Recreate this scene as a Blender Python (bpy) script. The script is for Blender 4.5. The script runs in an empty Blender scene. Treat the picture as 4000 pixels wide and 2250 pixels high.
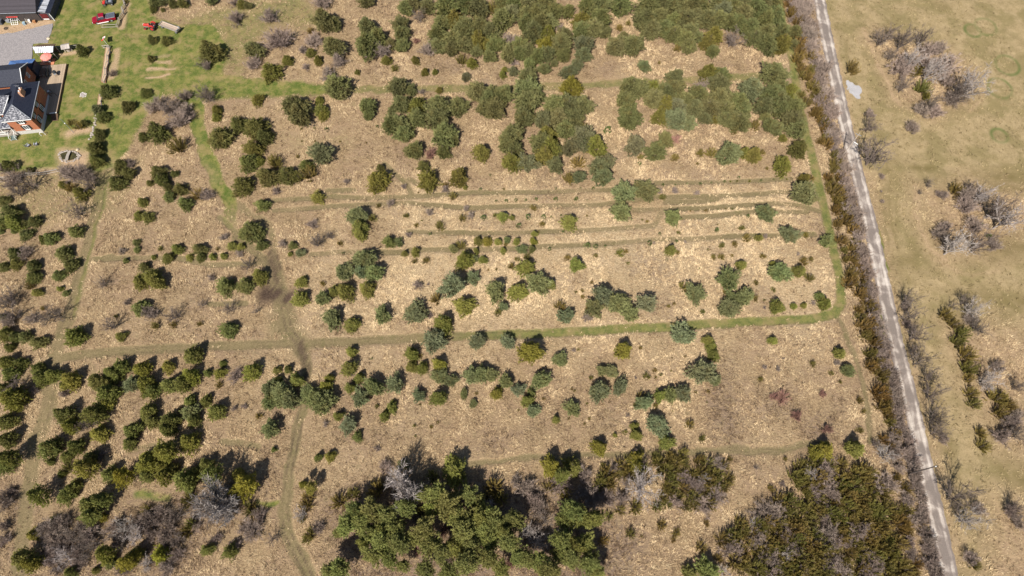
import bpy, math, random
import numpy as np
from mathutils import Vector, Matrix

# ------------------------------------------------------------------ camera, sky, sun, exposure
S = bpy.context.scene
COL = S.collection
CAM_H = 115.0            # flying height in metres
TILT = math.radians(24.5)   # angle of the lens axis from straight down
FPX = 2546.0             # focal length in photo pixels (photo is 4000 x 2250)
cam_d = bpy.data.cameras.new('camera')
cam = bpy.data.objects.new('camera', cam_d); COL.objects.link(cam)
cam.location = (0, 0, CAM_H); cam.rotation_euler = (TILT, 0, 0)
cam_d.sensor_width = 36.0; cam_d.lens = FPX / 4000 * 36.0
cam_d.clip_start = 0.5; cam_d.clip_end = 3000
S.camera = cam
SUN_EL = math.radians(50); SUN_AZ = math.radians(20)   # shadows fall towards +Y turned 20 degrees to +X
W = bpy.data.worlds.new('World'); S.world = W; W.use_nodes = True
nt = W.node_tree; nt.nodes.clear()
sky = nt.nodes.new('ShaderNodeTexSky'); sky.sky_type = 'NISHITA'; sky.sun_disc = False
sky.sun_elevation = SUN_EL; sky.sun_rotation = math.pi + SUN_AZ
bg = nt.nodes.new('ShaderNodeBackground'); bg.inputs['Strength'].default_value = 0.062
wo = nt.nodes.new('ShaderNodeOutputWorld')
nt.links.new(sky.outputs[0], bg.inputs[0]); nt.links.new(bg.outputs[0], wo.inputs[0])
sd = bpy.data.lights.new('sun', 'SUN'); sd.energy = 5.0; sd.angle = math.radians(0.53); sd.color = (1.0, 0.94, 0.84)
so = bpy.data.objects.new('sun', sd); COL.objects.link(so)
ldir = Vector((math.sin(SUN_AZ) * math.cos(SUN_EL), math.cos(SUN_AZ) * math.cos(SUN_EL), -math.sin(SUN_EL)))
so.rotation_euler = ldir.to_track_quat('-Z', 'Y').to_euler(); so.location = (0, -40, 90)
S.view_settings.view_transform = 'Standard'; S.view_settings.look = 'None'
S.view_settings.exposure = 0.5; S.view_settings.gamma = 1
S.render.engine = 'CYCLES'

# ------------------------------------------------------------------ helpers
_ca, _sa = math.cos(TILT), math.sin(TILT)
def G(px, py, z=0.0):
    """photo pixel (4000x2250) -> world point on the plane at height z"""
    u = px - 2000.0; v = -(py - 1125.0)
    dx, dy, dz = u, v * _ca + FPX * _sa, v * _sa - FPX * _ca
    t = (z - CAM_H) / dz
    return Vector((dx * t, dy * t, z))
def mpp(px, py):
    """metres per photo pixel (across) at the ground"""
    return (G(px + 1, py) - G(px, py)).x
def tag(o, label=None, cat=None, group=None, kind=None):
    if label: o['label'] = label
    if cat: o['category'] = cat
    if group: o['group'] = group
    if kind: o['kind'] = kind
    return o
def empty(name, loc=(0, 0, 0), rz=0.0):
    o = bpy.data.objects.new(name, None); COL.objects.link(o)
    o.location = loc; o.rotation_euler = (0, 0, rz); o.empty_display_size = 0.3
    return o
class MB:
    """collects boxes, bars, tubes; build() links them as one mesh object"""
    def __init__(s): s.v = []; s.f = []
    def add(s, vs, fs):
        n = len(s.v); s.v += [tuple(v) for v in vs]; s.f += [tuple(i + n for i in f) for f in fs]; return s
    def box(s, c, d, rz=0.0, rx=0.0, ry=0.0):
        R = Matrix.Rotation(rz, 3, 'Z') @ Matrix.Rotation(ry, 3, 'Y') @ Matrix.Rotation(rx, 3, 'X')
        vs = [Vector(c) + R @ Vector((sx * d[0] / 2, sy * d[1] / 2, sz * d[2] / 2)) for sz in (-1, 1) for sy in (-1, 1) for sx in (-1, 1)]
        return s.add(vs, [(0, 2, 3, 1), (4, 5, 7, 6), (0, 1, 5, 4), (2, 6, 7, 3), (0, 4, 6, 2), (1, 3, 7, 5)])
    def bar(s, a, b, w, h=None):
        a = Vector(a); b = Vector(b); h = h or w; d = (b - a).normalized()
        up = Vector((0, 0, 1)) if abs(d.z) < 0.95 else Vector((0, 1, 0))
        x = d.cross(up).normalized() * w / 2; y = x.cross(d).normalized() * h / 2
        vs = [a - x - y, a + x - y, a + x + y, a - x + y, b - x - y, b + x - y, b + x + y, b - x + y]
        return s.add(vs, [(3, 2, 1, 0), (4, 5, 6, 7), (0, 1, 5, 4), (1, 2, 6, 5), (2, 3, 7, 6), (3, 0, 4, 7)])
    def tube(s, a, b, r0, r1=None, n=8, caps=True):
        a = Vector(a); b = Vector(b); r1 = r0 if r1 is None else r1; d = (b - a).normalized()
        up = Vector((0, 0, 1)) if abs(d.z) < 0.95 else Vector((0, 1, 0))
        x = d.cross(up).normalized(); y = x.cross(d).normalized()
        vs = [a + (x * math.cos(2 * math.pi * i / n) + y * math.sin(2 * math.pi * i / n)) * r0 for i in range(n)]
        vs += [b + (x * math.cos(2 * math.pi * i / n) + y * math.sin(2 * math.pi * i / n)) * r1 for i in range(n)]
        fs = [(i, (i + 1) % n, n + (i + 1) % n, n + i) for i in range(n)]
        if caps: fs += [tuple(range(n))[::-1], tuple(range(n, 2 * n))]
        return s.add(vs, fs)
    def prism(s, pts, z0, z1):
        n = len(pts)
        vs = [(p[0], p[1], z0) for p in pts] + [(p[0], p[1], z1) for p in pts]
        fs = [(i, (i + 1) % n, n + (i + 1) % n, n + i) for i in range(n)] + [tuple(range(n))[::-1], tuple(range(n, 2 * n))]
        return s.add(vs, fs)
    def loft(s, rings):
        n = len(rings[0]); vs = [p for r in rings for p in r]; fs = []
        for k in range(len(rings) - 1):
            for i in range(n): fs.append((k * n + i, k * n + (i + 1) % n, (k + 1) * n + (i + 1) % n, (k + 1) * n + i))
        fs += [tuple(range(n))[::-1], tuple(range((len(rings) - 1) * n, len(rings) * n))]
        return s.add(vs, fs)
    def build(s, name, mat, parent=None, bevel=0.0, smooth=False):
        me = bpy.data.meshes.new(name); me.from_pydata(s.v, [], s.f); me.update()
        me.materials.append(mat)
        o = bpy.data.objects.new(name, me); COL.objects.link(o)
        if parent: o.parent = parent
        if smooth: me.polygons.foreach_set('use_smooth', [True] * len(me.polygons))
        if bevel:
            m = o.modifiers.new('bevel', 'BEVEL'); m.width = bevel; m.segments = 2; m.limit_method = 'ANGLE'
        return o
def part(name, mb, mat, parent, **k): return mb.build(name, mat, parent, **k)

def new_mat(name, rough=0.85, base=(0.5, 0.5, 0.5), metal=0.0):
    m = bpy.data.materials.new(name); m.use_nodes = True
    b = m.node_tree.nodes['Principled BSDF']
    b.inputs['Base Color'].default_value = (*base, 1); b.inputs['Roughness'].default_value = rough
    b.inputs['Metallic'].default_value = metal
    b.inputs['Specular IOR Level'].default_value = 0.3
    return m, m.node_tree, b
def noisy(name, c0, c1, scale=6.0, rough=0.85, metal=0.0, detail=6.0, bump=0.0, stretch=(1, 1, 1), lo=0.35, hi=0.65, spec=0.3):
    m, t, b = new_mat(name, rough, c0, metal); b.inputs['Specular IOR Level'].default_value = spec
    tc = t.nodes.new('ShaderNodeTexCoord'); mp = t.nodes.new('ShaderNodeMapping'); mp.inputs['Scale'].default_value = stretch
    nz = t.nodes.new('ShaderNodeTexNoise'); nz.inputs['Scale'].default_value = scale; nz.inputs['Detail'].default_value = detail
    cr = t.nodes.new('ShaderNodeValToRGB'); cr.color_ramp.elements[0].position = lo; cr.color_ramp.elements[1].position = hi
    cr.color_ramp.elements[0].color = (*c0, 1); cr.color_ramp.elements[1].color = (*c1, 1)
    L = t.links.new
    L(tc.outputs['Object'], mp.inputs[0]); L(mp.outputs[0], nz.inputs['Vector']); L(nz.outputs[0], cr.inputs[0]); L(cr.outputs[0], b.inputs['Base Color'])
    if bump:
        bp = t.nodes.new('ShaderNodeBump'); bp.inputs['Strength'].default_value = bump; bp.inputs['Distance'].default_value = 0.05
        L(nz.outputs[0], bp.inputs['Height']); L(bp.outputs[0], b.inputs['Normal'])
    return m
def striped(name, c0, c1, period, axis=0, rough=0.8, metal=0.0, duty=0.12, noise=0.5):
    """boards / slates / corrugation: c0 with thin c1 lines every period metres along a local axis, plus a patchy tone"""
    m, t, b = new_mat(name, rough, c0, metal); L = t.links.new
    tc = t.nodes.new('ShaderNodeTexCoord'); sx = t.nodes.new('ShaderNodeSeparateXYZ'); L(tc.outputs['Object'], sx.inputs[0])
    mu = t.nodes.new('ShaderNodeMath'); mu.operation = 'DIVIDE'; mu.inputs[1].default_value = period; L(sx.outputs[axis], mu.inputs[0])
    fr = t.nodes.new('ShaderNodeMath'); fr.operation = 'FRACT'; L(mu.outputs[0], fr.inputs[0])
    lt = t.nodes.new('ShaderNodeMath'); lt.operation = 'LESS_THAN'; lt.inputs[1].default_value = duty; L(fr.outputs[0], lt.inputs[0])
    fl = t.nodes.new('ShaderNodeMath'); fl.operation = 'FLOOR'; L(mu.outputs[0], fl.inputs[0])
    wn = t.nodes.new('ShaderNodeTexWhiteNoise'); wn.noise_dimensions = '1D'; L(fl.outputs[0], wn.inputs['W'])
    nz = t.nodes.new('ShaderNodeTexNoise'); nz.inputs['Scale'].default_value = 3.0; L(tc.outputs['Object'], nz.inputs['Vector'])
    ad = t.nodes.new('ShaderNodeMath'); ad.operation = 'ADD'; L(wn.outputs[0], ad.inputs[0]); L(nz.outputs[0], ad.inputs[1])
    mr = t.nodes.new('ShaderNodeMapRange'); mr.inputs[1].default_value = 0.2; mr.inputs[2].default_value = 1.6
    mr.inputs[3].default_value = 1 - noise / 2; mr.inputs[4].default_value = 1 + noise / 2; L(ad.outputs[0], mr.inputs[0])
    mx = t.nodes.new('ShaderNodeMix'); mx.data_type = 'RGBA'; mx.inputs[6].default_value = (*c0, 1); mx.inputs[7].default_value = (*c1, 1); L(lt.outputs[0], mx.inputs[0])
    vm = t.nodes.new('ShaderNodeVectorMath'); vm.operation = 'SCALE'; L(mx.outputs[2], vm.inputs[0]); L(mr.outputs[0], vm.inputs['Scale'])
    L(vm.outputs[0], b.inputs['Base Color'])
    return m
# ------------------------------------------------------------------ ground masks (world metres)
def wl(pts): return np.array([[*G(x, y)[:2]] for x, y in pts])
def dist_poly(X, Y, pts):
    P = wl(pts); d = np.full(X.shape, 1e9)
    for a, b in zip(P[:-1], P[1:]):
        ab = b - a; L2 = (ab ** 2).sum() + 1e-9
        t = np.clip(((X - a[0]) * ab[0] + (Y - a[1]) * ab[1]) / L2, 0, 1)
        d = np.minimum(d, np.hypot(X - a[0] - t * ab[0], Y - a[1] - t * ab[1]))
    return d
def inside(X, Y, pts):
    P = wl(pts); r = np.zeros(X.shape, bool); n = len(P); j = n - 1
    for i in range(n):
        xi, yi = P[i]; xj, yj = P[j]
        c = ((yi > Y) != (yj > Y)) & (X < (xj - xi) * (Y - yi) / (yj - yi + 1e-12) + xi)
        r ^= c; j = i
    return r
def poly_soft(X, Y, pts, soft):
    d = dist_poly(X, Y, pts + pts[:1]); ins = inside(X, Y, pts)
    return np.clip(0.5 + np.where(ins, d, -d) / (2 * soft), 0, 1)
def band(X, Y, pts, half, soft):
    return np.clip((half + soft - dist_poly(X, Y, pts)) / (2 * soft), 0, 1)
def vnoise(X, Y, s, seed):
    r = np.random.RandomState(seed); t = r.rand(256, 256)
    x = X / s; y = Y / s; xi = np.floor(x).astype(int); yi = np.floor(y).astype(int); fx = x - xi; fy = y - yi
    fx = fx * fx * (3 - 2 * fx); fy = fy * fy * (3 - 2 * fy); g = lambda a, b: t[a % 256, b % 256]
    return (g(xi, yi) * (1 - fx) + g(xi + 1, yi) * fx) * (1 - fy) + (g(xi, yi + 1) * (1 - fx) + g(xi + 1, yi + 1) * fx) * fy

LAWN = [(-300, -60), (575, -60), (600, 60), (690, 100), (830, 88), (905, 190), (870, 285), (985, 305), (1300, 328), (1300, 372), (960, 385), (770, 392), (640, 372), (585, 420), (520, 560), (450, 660), (300, 690), (-300, 660)]
ROAD = [(3180, -120), (3200, 0), (3245, 225), (3293, 450), (3347, 675), (3396, 870), (3451, 1125), (3501, 1350), (3558, 1575), (3607, 1800), (3658, 2025), (3708, 2250), (3730, 2360)]
T_LEFT = [(515, -80), (505, 120), (490, 330), (465, 500), (440, 600), (395, 760), (350, 950), (305, 1100), (270, 1230), (235, 1330), (205, 1450), (185, 1600), (150, 1700), (130, 1850), (100, 1990), (85, 2120), (70, 2330)]
T_MID = [(700, 360), (762, 400), (775, 500), (805, 600), (850, 710), (888, 780), (902, 860), (930, 930), (990, 985), (1068, 1040), (1105, 1180), (1130, 1290), (1185, 1370), (1202, 1450), (1190, 1560), (1160, 1700), (1128, 1850), (1112, 1990), (1122, 2080), (1165, 2170), (1210, 2260), (1240, 2340)]
T_MID2 = [(880, 770), (950, 820), (1010, 848), (1052, 885), (1066, 960), (1082, 1050)]
T_LONG = [(255, 1395), (330, 1382), (640, 1362), (900, 1348), (1100, 1342), (1300, 1338), (1700, 1318), (2100, 1302), (2500, 1282), (2900, 1259), (3180, 1246), (3262, 1225), (3288, 1180), (3284, 1100), (3262, 1000), (3230, 860), (3192, 700), (3165, 590), (3140, 490), (3118, 400), (3100, 250), (3060, 100), (3040, -40)]
T_TOP = [(880, 345), (1300, 348), (1900, 347), (2150, 337), (2500, 322), (2900, 302), (3105, 290)]
T_LOW = [(1830, 1820), (1990, 1797), (2200, 1782), (2600, 1770), (2760, 1758), (2880, 1752), (2960, 1766), (3060, 1757), (3200, 1732)]
T_RIGHT = [(3275, 1235), (3330, 1360), (3368, 1500), (3388, 1620), (3400, 1720)]
FURROWS = [[(1067, 782), (1204, 776), (1290, 768), (1437, 774), (1600, 768), (1817, 754), (2097, 751), (2400, 740)],
           [(1070, 823), (1328, 804), (1600, 792), (1817, 813), (2066, 804), (2345, 801), (2555, 770), (2726, 767), (2866, 764), (3083, 748)],
           [(1280, 745), (1380, 742)],
           [(2462, 820), (2742, 813), (2835, 807), (3021, 795), (3114, 801), (3200, 826)],
           [(2658, 850), (2804, 841), (2928, 829), (3150, 829)], [(2400, 891), (2555, 882), (2586, 825)],
           [(2560, 715), (2800, 712), (3090, 700)], [(2600, 790), (2740, 786), (2800, 778)],
           [(1600, 975), (1817, 975), (2035, 970), (2128, 963), (2250, 959), (2345, 953), (2555, 937), (2710, 933), (2866, 922), (3040, 920), (3180, 915)],
           [(1219, 993), (1328, 984), (1576, 984)], [(1600, 903), (1880, 912), (2200, 903), (2400, 895)],
           [(366, 1012), (528, 1006), (700, 1010), (820, 1035), (1010, 1030)], [(820, 1190), (960, 1185)],
           [(860, 850), (1010, 985)], [(440, 1000), (380, 1012)], [(1670, 735), (1600, 700)], [(1500, 640), (1590, 720), (1610, 760)],
           [(520, 1350 + 405), (700, 1350 + 380)], [(870, 1725), (1010, 1740)]]
DRIVE = [(-200, 150), (60, 128), (140, 108), (207, 94), (200, 130), (186, 168), (130, 172), (124, 232), (60, 262), (-200, 275)]
def masks(X, Y):
    m = {}
    w = (vnoise(X, Y, 1.1, 1) - .5) * .7 + (vnoise(X, Y, 3.7, 2) - .5) * 1.6
    Xw, Yw = X + w * .5, Y + (vnoise(X, Y, 2.3, 3) - .5) * 1.0
    lawn = poly_soft(Xw, Yw, LAWN, 1.2)
    yard_right = poly_soft(Xw, Yw, [(640, 60), (1180, -60), (1290, 60), (1240, 130), (1080, 120), (1000, 200), (960, 330), (860, 300)], 4.0) * .55
    low = poly_soft(Xw, Yw, [(380, 640), (480, 600), (620, 560), (560, 700), (470, 860), (400, 850), (-100, 960), (-100, 640)], 3.0) * .42
    mid = poly_soft(Xw, Yw, [(900, 470), (1400, 470), (1480, 620), (1150, 640), (1000, 560)], 5.0) * .35
    topg = band(Xw, Yw, T_TOP, 1.25, .5) * .75
    a = band(Xw, Yw, T_MID[:9], 1.5, .5); sp = np.clip((Y - G(900, 900).y) / 18 + .35, .25, 1)
    lng = band(X + w * .2, Y + w * .2, T_LONG, 1.05, .35)
    lngg = np.clip((X - G(1600, 1300).x) / 60 + .28, .2, .62)
    m['green'] = np.maximum.reduce([lawn, yard_right, low, mid, topg * .7, a * sp, lng * lngg, band(Xw, Yw, [(540, 1935), (660, 1938)], .9, .6) * .7,
                                    band(Xw, Yw, [(1010, 1962), (1080, 1965)], .6, .4) * .8, poly_soft(Xw, Yw, [(2870, 300), (2990, 290), (3080, 270), (3080, 320), (2880, 340)], 2) * .6,
                                    poly_soft(Xw, Yw, [(3085, 180), (3130, 200), (3160, 420), (3120, 420)], 1.5) * .5,
                                    band(Xw, Yw, [(p[0] + 14, p[1]) for p in T_LEFT[3:9]], .5, .5) * .62,
                                    band(Xw, Yw, [(3215, 0), (3262, 225)], .5, .5) * .8, band(Xw, Yw, [(3425, 900), (3462, 1050)], .45, .4) * .9,
                                    band(Xw, Yw, [(3432, 1230), (3462, 1340)], 1.0, .8) * .8, band(Xw, Yw, [(3592, 1890), (3612, 1960)], .8, .6) * .9, band(Xw, Yw, [(3622, 2080), (3634, 2110)], .8, .6) * .6,
                                    band(Xw, Yw, [(3410, 900), (3560, 1500), (3700, 2100)], .9, .3) * .35])
    left = band(Xw, Yw, T_LEFT, 1.5, .5) * .9
    midt = np.maximum(band(Xw, Yw, T_MID[7:], 1.1, .35), band(Xw, Yw, T_MID[9:13], 2.0, .7) * .95)
    fan = poly_soft(Xw, Yw, [(1040, 1200), (1150, 1200), (1230, 1320), (1040, 1350)], 2.0) * .85
    fur = np.maximum.reduce([band(X + w * .1, Y + w * .12, f, .66, .22) for f in FURROWS]) * (.75 + .45 * vnoise(X, Y, 5, 9))
    m['olive'] = np.maximum.reduce([left, midt, fan, lng, band(Xw, Yw, T_MID2, 1.0, .5) * .8, fur, band(Xw, Yw, T_LOW, .6, .3) * 1.0, band(Xw, Yw, T_RIGHT, .6, .3) * .95,
                                    poly_soft(Xw, Yw, [(170, 1900), (330, 1970), (250, 2060), (60, 2060)], 3) * .5,
                                    band(Xw, Yw, [(365, 1430), (368, 1520)], .8, .5) * .6, band(Xw, Yw, [(640, 900), (430, 860)], .5, .8) * .0, band(Xw, Yw, T_TOP, 1.4, .5) * .6])
    rut = np.maximum.reduce([band(X, Y, [(1046, 960), (1050, 1010), (1078, 1080)], .25, .3), band(X, Y, [(1082, 1000), (1095, 1050)], .3, .35), band(Xw, Yw, [(1060, 990), (1085, 1110)], .9, .7) * .75,
                             band(Xw, Yw, [(1045, 1150), (1130, 1160)], 1.8, 1.0), band(X, Y, [(1060, 940), (1052, 1000)], .3, .3), band(Xw, Yw, [(1165, 1345), (1190, 1400), (1202, 1470)], .9, .6) * .8,
                             band(X, Y, [(1175, 1350), (1205, 1430)], .25, .25), band(X, Y, [(1200, 1390), (1206, 1480)], .4, .35) * .6, band(X, Y, [(1165, 1620), (1150, 1700), (1120, 1850)], .12, .12) * .7])
    def tyre(pts, off, hw, k): return np.clip((hw - np.abs(dist_poly(X + w * .15, Y, pts) - off)) / .16 + .5, 0, 1) * k * np.clip(vnoise(X, Y, 4, 61) * 1.6 - .1, 0, 1)
    rut = np.maximum.reduce([rut, tyre(T_MID[7:], .5, .16, .75), tyre(T_LEFT, .6, .18, .4), tyre(T_LONG[:8], .5, .15, .4), tyre(T_RIGHT, .4, .12, .4), tyre(T_LOW, .35, .12, .5)])
    streak = vnoise(X * .86 - Y * .5, (X * .5 + Y * .86) * .18, .5, 5)
    m['mud'] = rut * np.clip(streak * 2.2 - .1, 0, 1)
    field = poly_soft(Xw, Yw, ROAD[:] + [(4800, 2400), (4800, -200)], 1.0)
    m['field'] = field
    brown = np.maximum.reduce([poly_soft(Xw, Yw, [(3375, 160), (3420, 110), (3700, 200), (3830, 280), (3800, 400), (3650, 470), (3500, 400), (3440, 250)], 3),
                               poly_soft(Xw, Yw, [(3580, 720), (3690, 730), (3760, 690), (4100, 760), (4100, 900), (3880, 1000), (3680, 1010), (3600, 880)], 4),
                               poly_soft(Xw, Yw, [(3700, 1280), (3850, 1240), (4100, 1320), (4100, 1850), (3900, 1760), (3780, 1560)], 4), poly_soft(Xw, Yw, [(3330, 640), (3440, 700), (3500, 1100), (3640, 1500), (3800, 2250), (3700, 2250), (3480, 1250)], 2) * .7,
                               poly_soft(Xw, Yw, [(3850, 1950), (4100, 1900), (4100, 2400), (3780, 2400)], 4), poly_soft(Xw, Yw, [(3180, 350), (3230, 430), (3290, 700), (3390, 1150), (3600, 2100), (3540, 2100), (3330, 1200), (3200, 600)], 1) * .8])
    m['brown'] = brown
    ring = np.zeros(X.shape)
    for cx, cy, r in ((3850, 105, 2.4), (3935, 255, 2.6), (3905, 345, 2.6), (3904, 530, 1.7), (3800, 120, 1.8)):
        c = G(cx, cy); d = np.abs(np.hypot((X - c.x), (Y - c.y) * .9) - r); ring = np.maximum(ring, np.clip((.55 - d) / .5, 0, 1) * (.35 + .65 * vnoise(X, Y, 1.7, 4)))
    m['ring'] = ring
    dk = np.maximum.reduce([poly_soft(Xw, Yw, [(3820, 680), (3950, 660), (4050, 700), (4050, 740), (3900, 710)], 2.5), poly_soft(Xw, Yw, [(3880, 725), (4050, 730), (4050, 750), (3900, 745)], 1.5),
                            poly_soft(Xw, Yw, [(3740, 1140), (4100, 1150), (4100, 1230), (3950, 1210)], 2.5), poly_soft(Xw, Yw, [(3480, 1000), (3570, 960), (3620, 1070), (3520, 1070)], 3) * .7,
                            poly_soft(Xw, Yw, [(3460, 620), (3520, 620), (3480, 880), (3450, 880)], 2) * .6, poly_soft(Xw, Yw, [(3900, 930), (4100, 900), (4100, 1010), (3880, 1000)], 2.5) * .7,
                            band(Xw, Yw, [(3560, 650), (3640, 655)], .6, .8), band(Xw, Yw, [(3468, 620), (3474, 800), (3490, 900), (3550, 1100)], .35, .4) * .7, band(Xw, Yw, [(3500, 640), (3506, 900)], .3, .4) * .6, band(Xw, Yw, [(3445, 760), (3470, 980)], .3, .4) * .6, band(Xw, Yw, [(3620, 1450), (3690, 1700), (3740, 1900)], .9, .9) * .6, band(Xw, Yw, [(3620, 0), (3700, 30)], 1.2, 1.4) * .6, band(Xw, Yw, [(3260, 90), (3300, 160), (3320, 260)], .5, .5) * .5, band(Xw, Yw, [(3930, 1830), (4050, 1900)], 2, 2) * .6])
    m['dark'] = 1.2 * dk * np.clip(.4 + vnoise(X, Y, 1.5, 8), 0, 1)
    straw = poly_soft(Xw, Yw, [(-100, 105), (60, 95), (190, 65), (215, 85), (207, 100), (100, 130), (-100, 150)], .8)
    soil = np.maximum.reduce([band(Xw, Yw, [(600, 238), (665, 240)], .22, .2), band(Xw, Yw, [(620, 245), (664, 245)], .2, .2), band(Xw, Yw, [(578, 272), (678, 268)], .3, .25), band(Xw, Yw, [(578, 301), (655, 296)], .3, .25), band(Xw, Yw, [(600, 220), (660, 218)], .2, .3) * .6, band(Xw, Yw, [(500, 15), (487, 60), (477, 108)], .7, .4) * .9, band(Xw, Yw, [(3375, 110), (3420, 230), (3470, 330), (3510, 410)], .35, .4) * .6, band(Xw, Yw, [(3580, 730), (3585, 850), (3620, 960), (3690, 1015)], .35, .5) * .6, band(Xw, Yw, [(3640, 1010), (3800, 1080), (3900, 1060)], .3, .5) * .4, band(Xw, Yw, [(3790, 440), (3830, 400), (3850, 330)], .3, .5) * .5, band(Xw, Yw, [(3248, 120), (3300, 330), (3370, 680)], .5, .5) * .5, band(Xw, Yw, [(240, 212), (300, 208)], .6, .4), band(Xw, Yw, [(455, 200), (440, 300)], .8, .4) * .8, band(Xw, Yw, [(270, 520), (345, 512)], .8, .5), band(Xw, Yw, [(0, 690), (100, 680), (220, 672)], .8, .5) * .9,
                              poly_soft(Xw, Yw, [(222, 640), (228, 590), (300, 578), (350, 590), (340, 680), (260, 700)], 1.0)])
    soil = np.maximum(soil, poly_soft(Xw, Yw, [(440, 640), (560, 620), (740, 560), (760, 640), (820, 700), (640, 760), (470, 720)], 3) * .45)
    m['soil'] = np.maximum(straw, soil)
    pale = poly_soft(Xw, Yw, [(2200, 780), (3150, 700), (3220, 1000), (3260, 1230), (1700, 1290), (1300, 1150), (1500, 800)], 14)
    m['pale'] = np.clip(pale * 1.1 + (vnoise(X, Y, 9, 12) - .5) * .7, 0, 1)
    w2 = np.maximum.reduce([poly_soft(Xw, Yw, p, 3) for p in ([(2880, 1560), (3100, 1520), (3150, 1640), (3080, 1680)], [(2780, 1380), (2860, 1380), (2900, 1750), (2800, 1720)], [(2480, 1050), (2600, 1040), (2560, 1090)], [(860, 1700), (1000, 1730), (940, 1790), (820, 1760)], [(1900, 1650), (2050, 1680), (2000, 1800), (1850, 1760)], [(200, 1870), (20, 1900), (20, 2150), (120, 2100)], [(3150, 1640), (3280, 1600), (3300, 1700), (3180, 1720)])])
    w2 = np.maximum(w2, poly_soft(Xw, Yw, [(200, 2030), (360, 1960), (1000, 1930), (1000, 2060), (760, 2200), (700, 2400), (100, 2400)], 4))
    w2 = np.maximum(w2, poly_soft(Xw, Yw, [(1280, 1980), (1500, 1900), (2300, 1850), (2480, 2000), (2420, 2400), (1300, 2400)], 4) * 1.3)
    m['weed'] = np.clip(w2 * .9 + (vnoise(X, Y, 6, 21) - .55) * .9 * (1 - lawn) * (1 - field * .6), 0, 1)
    gp = wl([(3337, 350)])[0]
    gx = (X - gp[0]) / 1.75; gy = (Y - gp[1]) / 2.7
    m['gravel'] = np.clip((1 - np.hypot(gx + .25 * gy, gy)) * 3 + (vnoise(X, Y, .8, 6) - .5) * 2, 0, 1)
    return m
def attr_grid(me, X, Y):
    m = masks(X, Y)
    def put(name, a, b, c):
        at = me.color_attributes.new(name, 'FLOAT_COLOR', 'POINT'); d = np.ones((len(X), 4), np.float32)
        d[:, 0] = m[a]; d[:, 1] = m[b]; d[:, 2] = m[c]; at.data.foreach_set('color', d.ravel())
    put('mA', 'green', 'olive', 'mud'); put('mB', 'field', 'brown', 'soil'); put('mC', 'pale', 'weed', 'gravel'); put('mD', 'ring', 'dark', 'ring')
    return m

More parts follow.
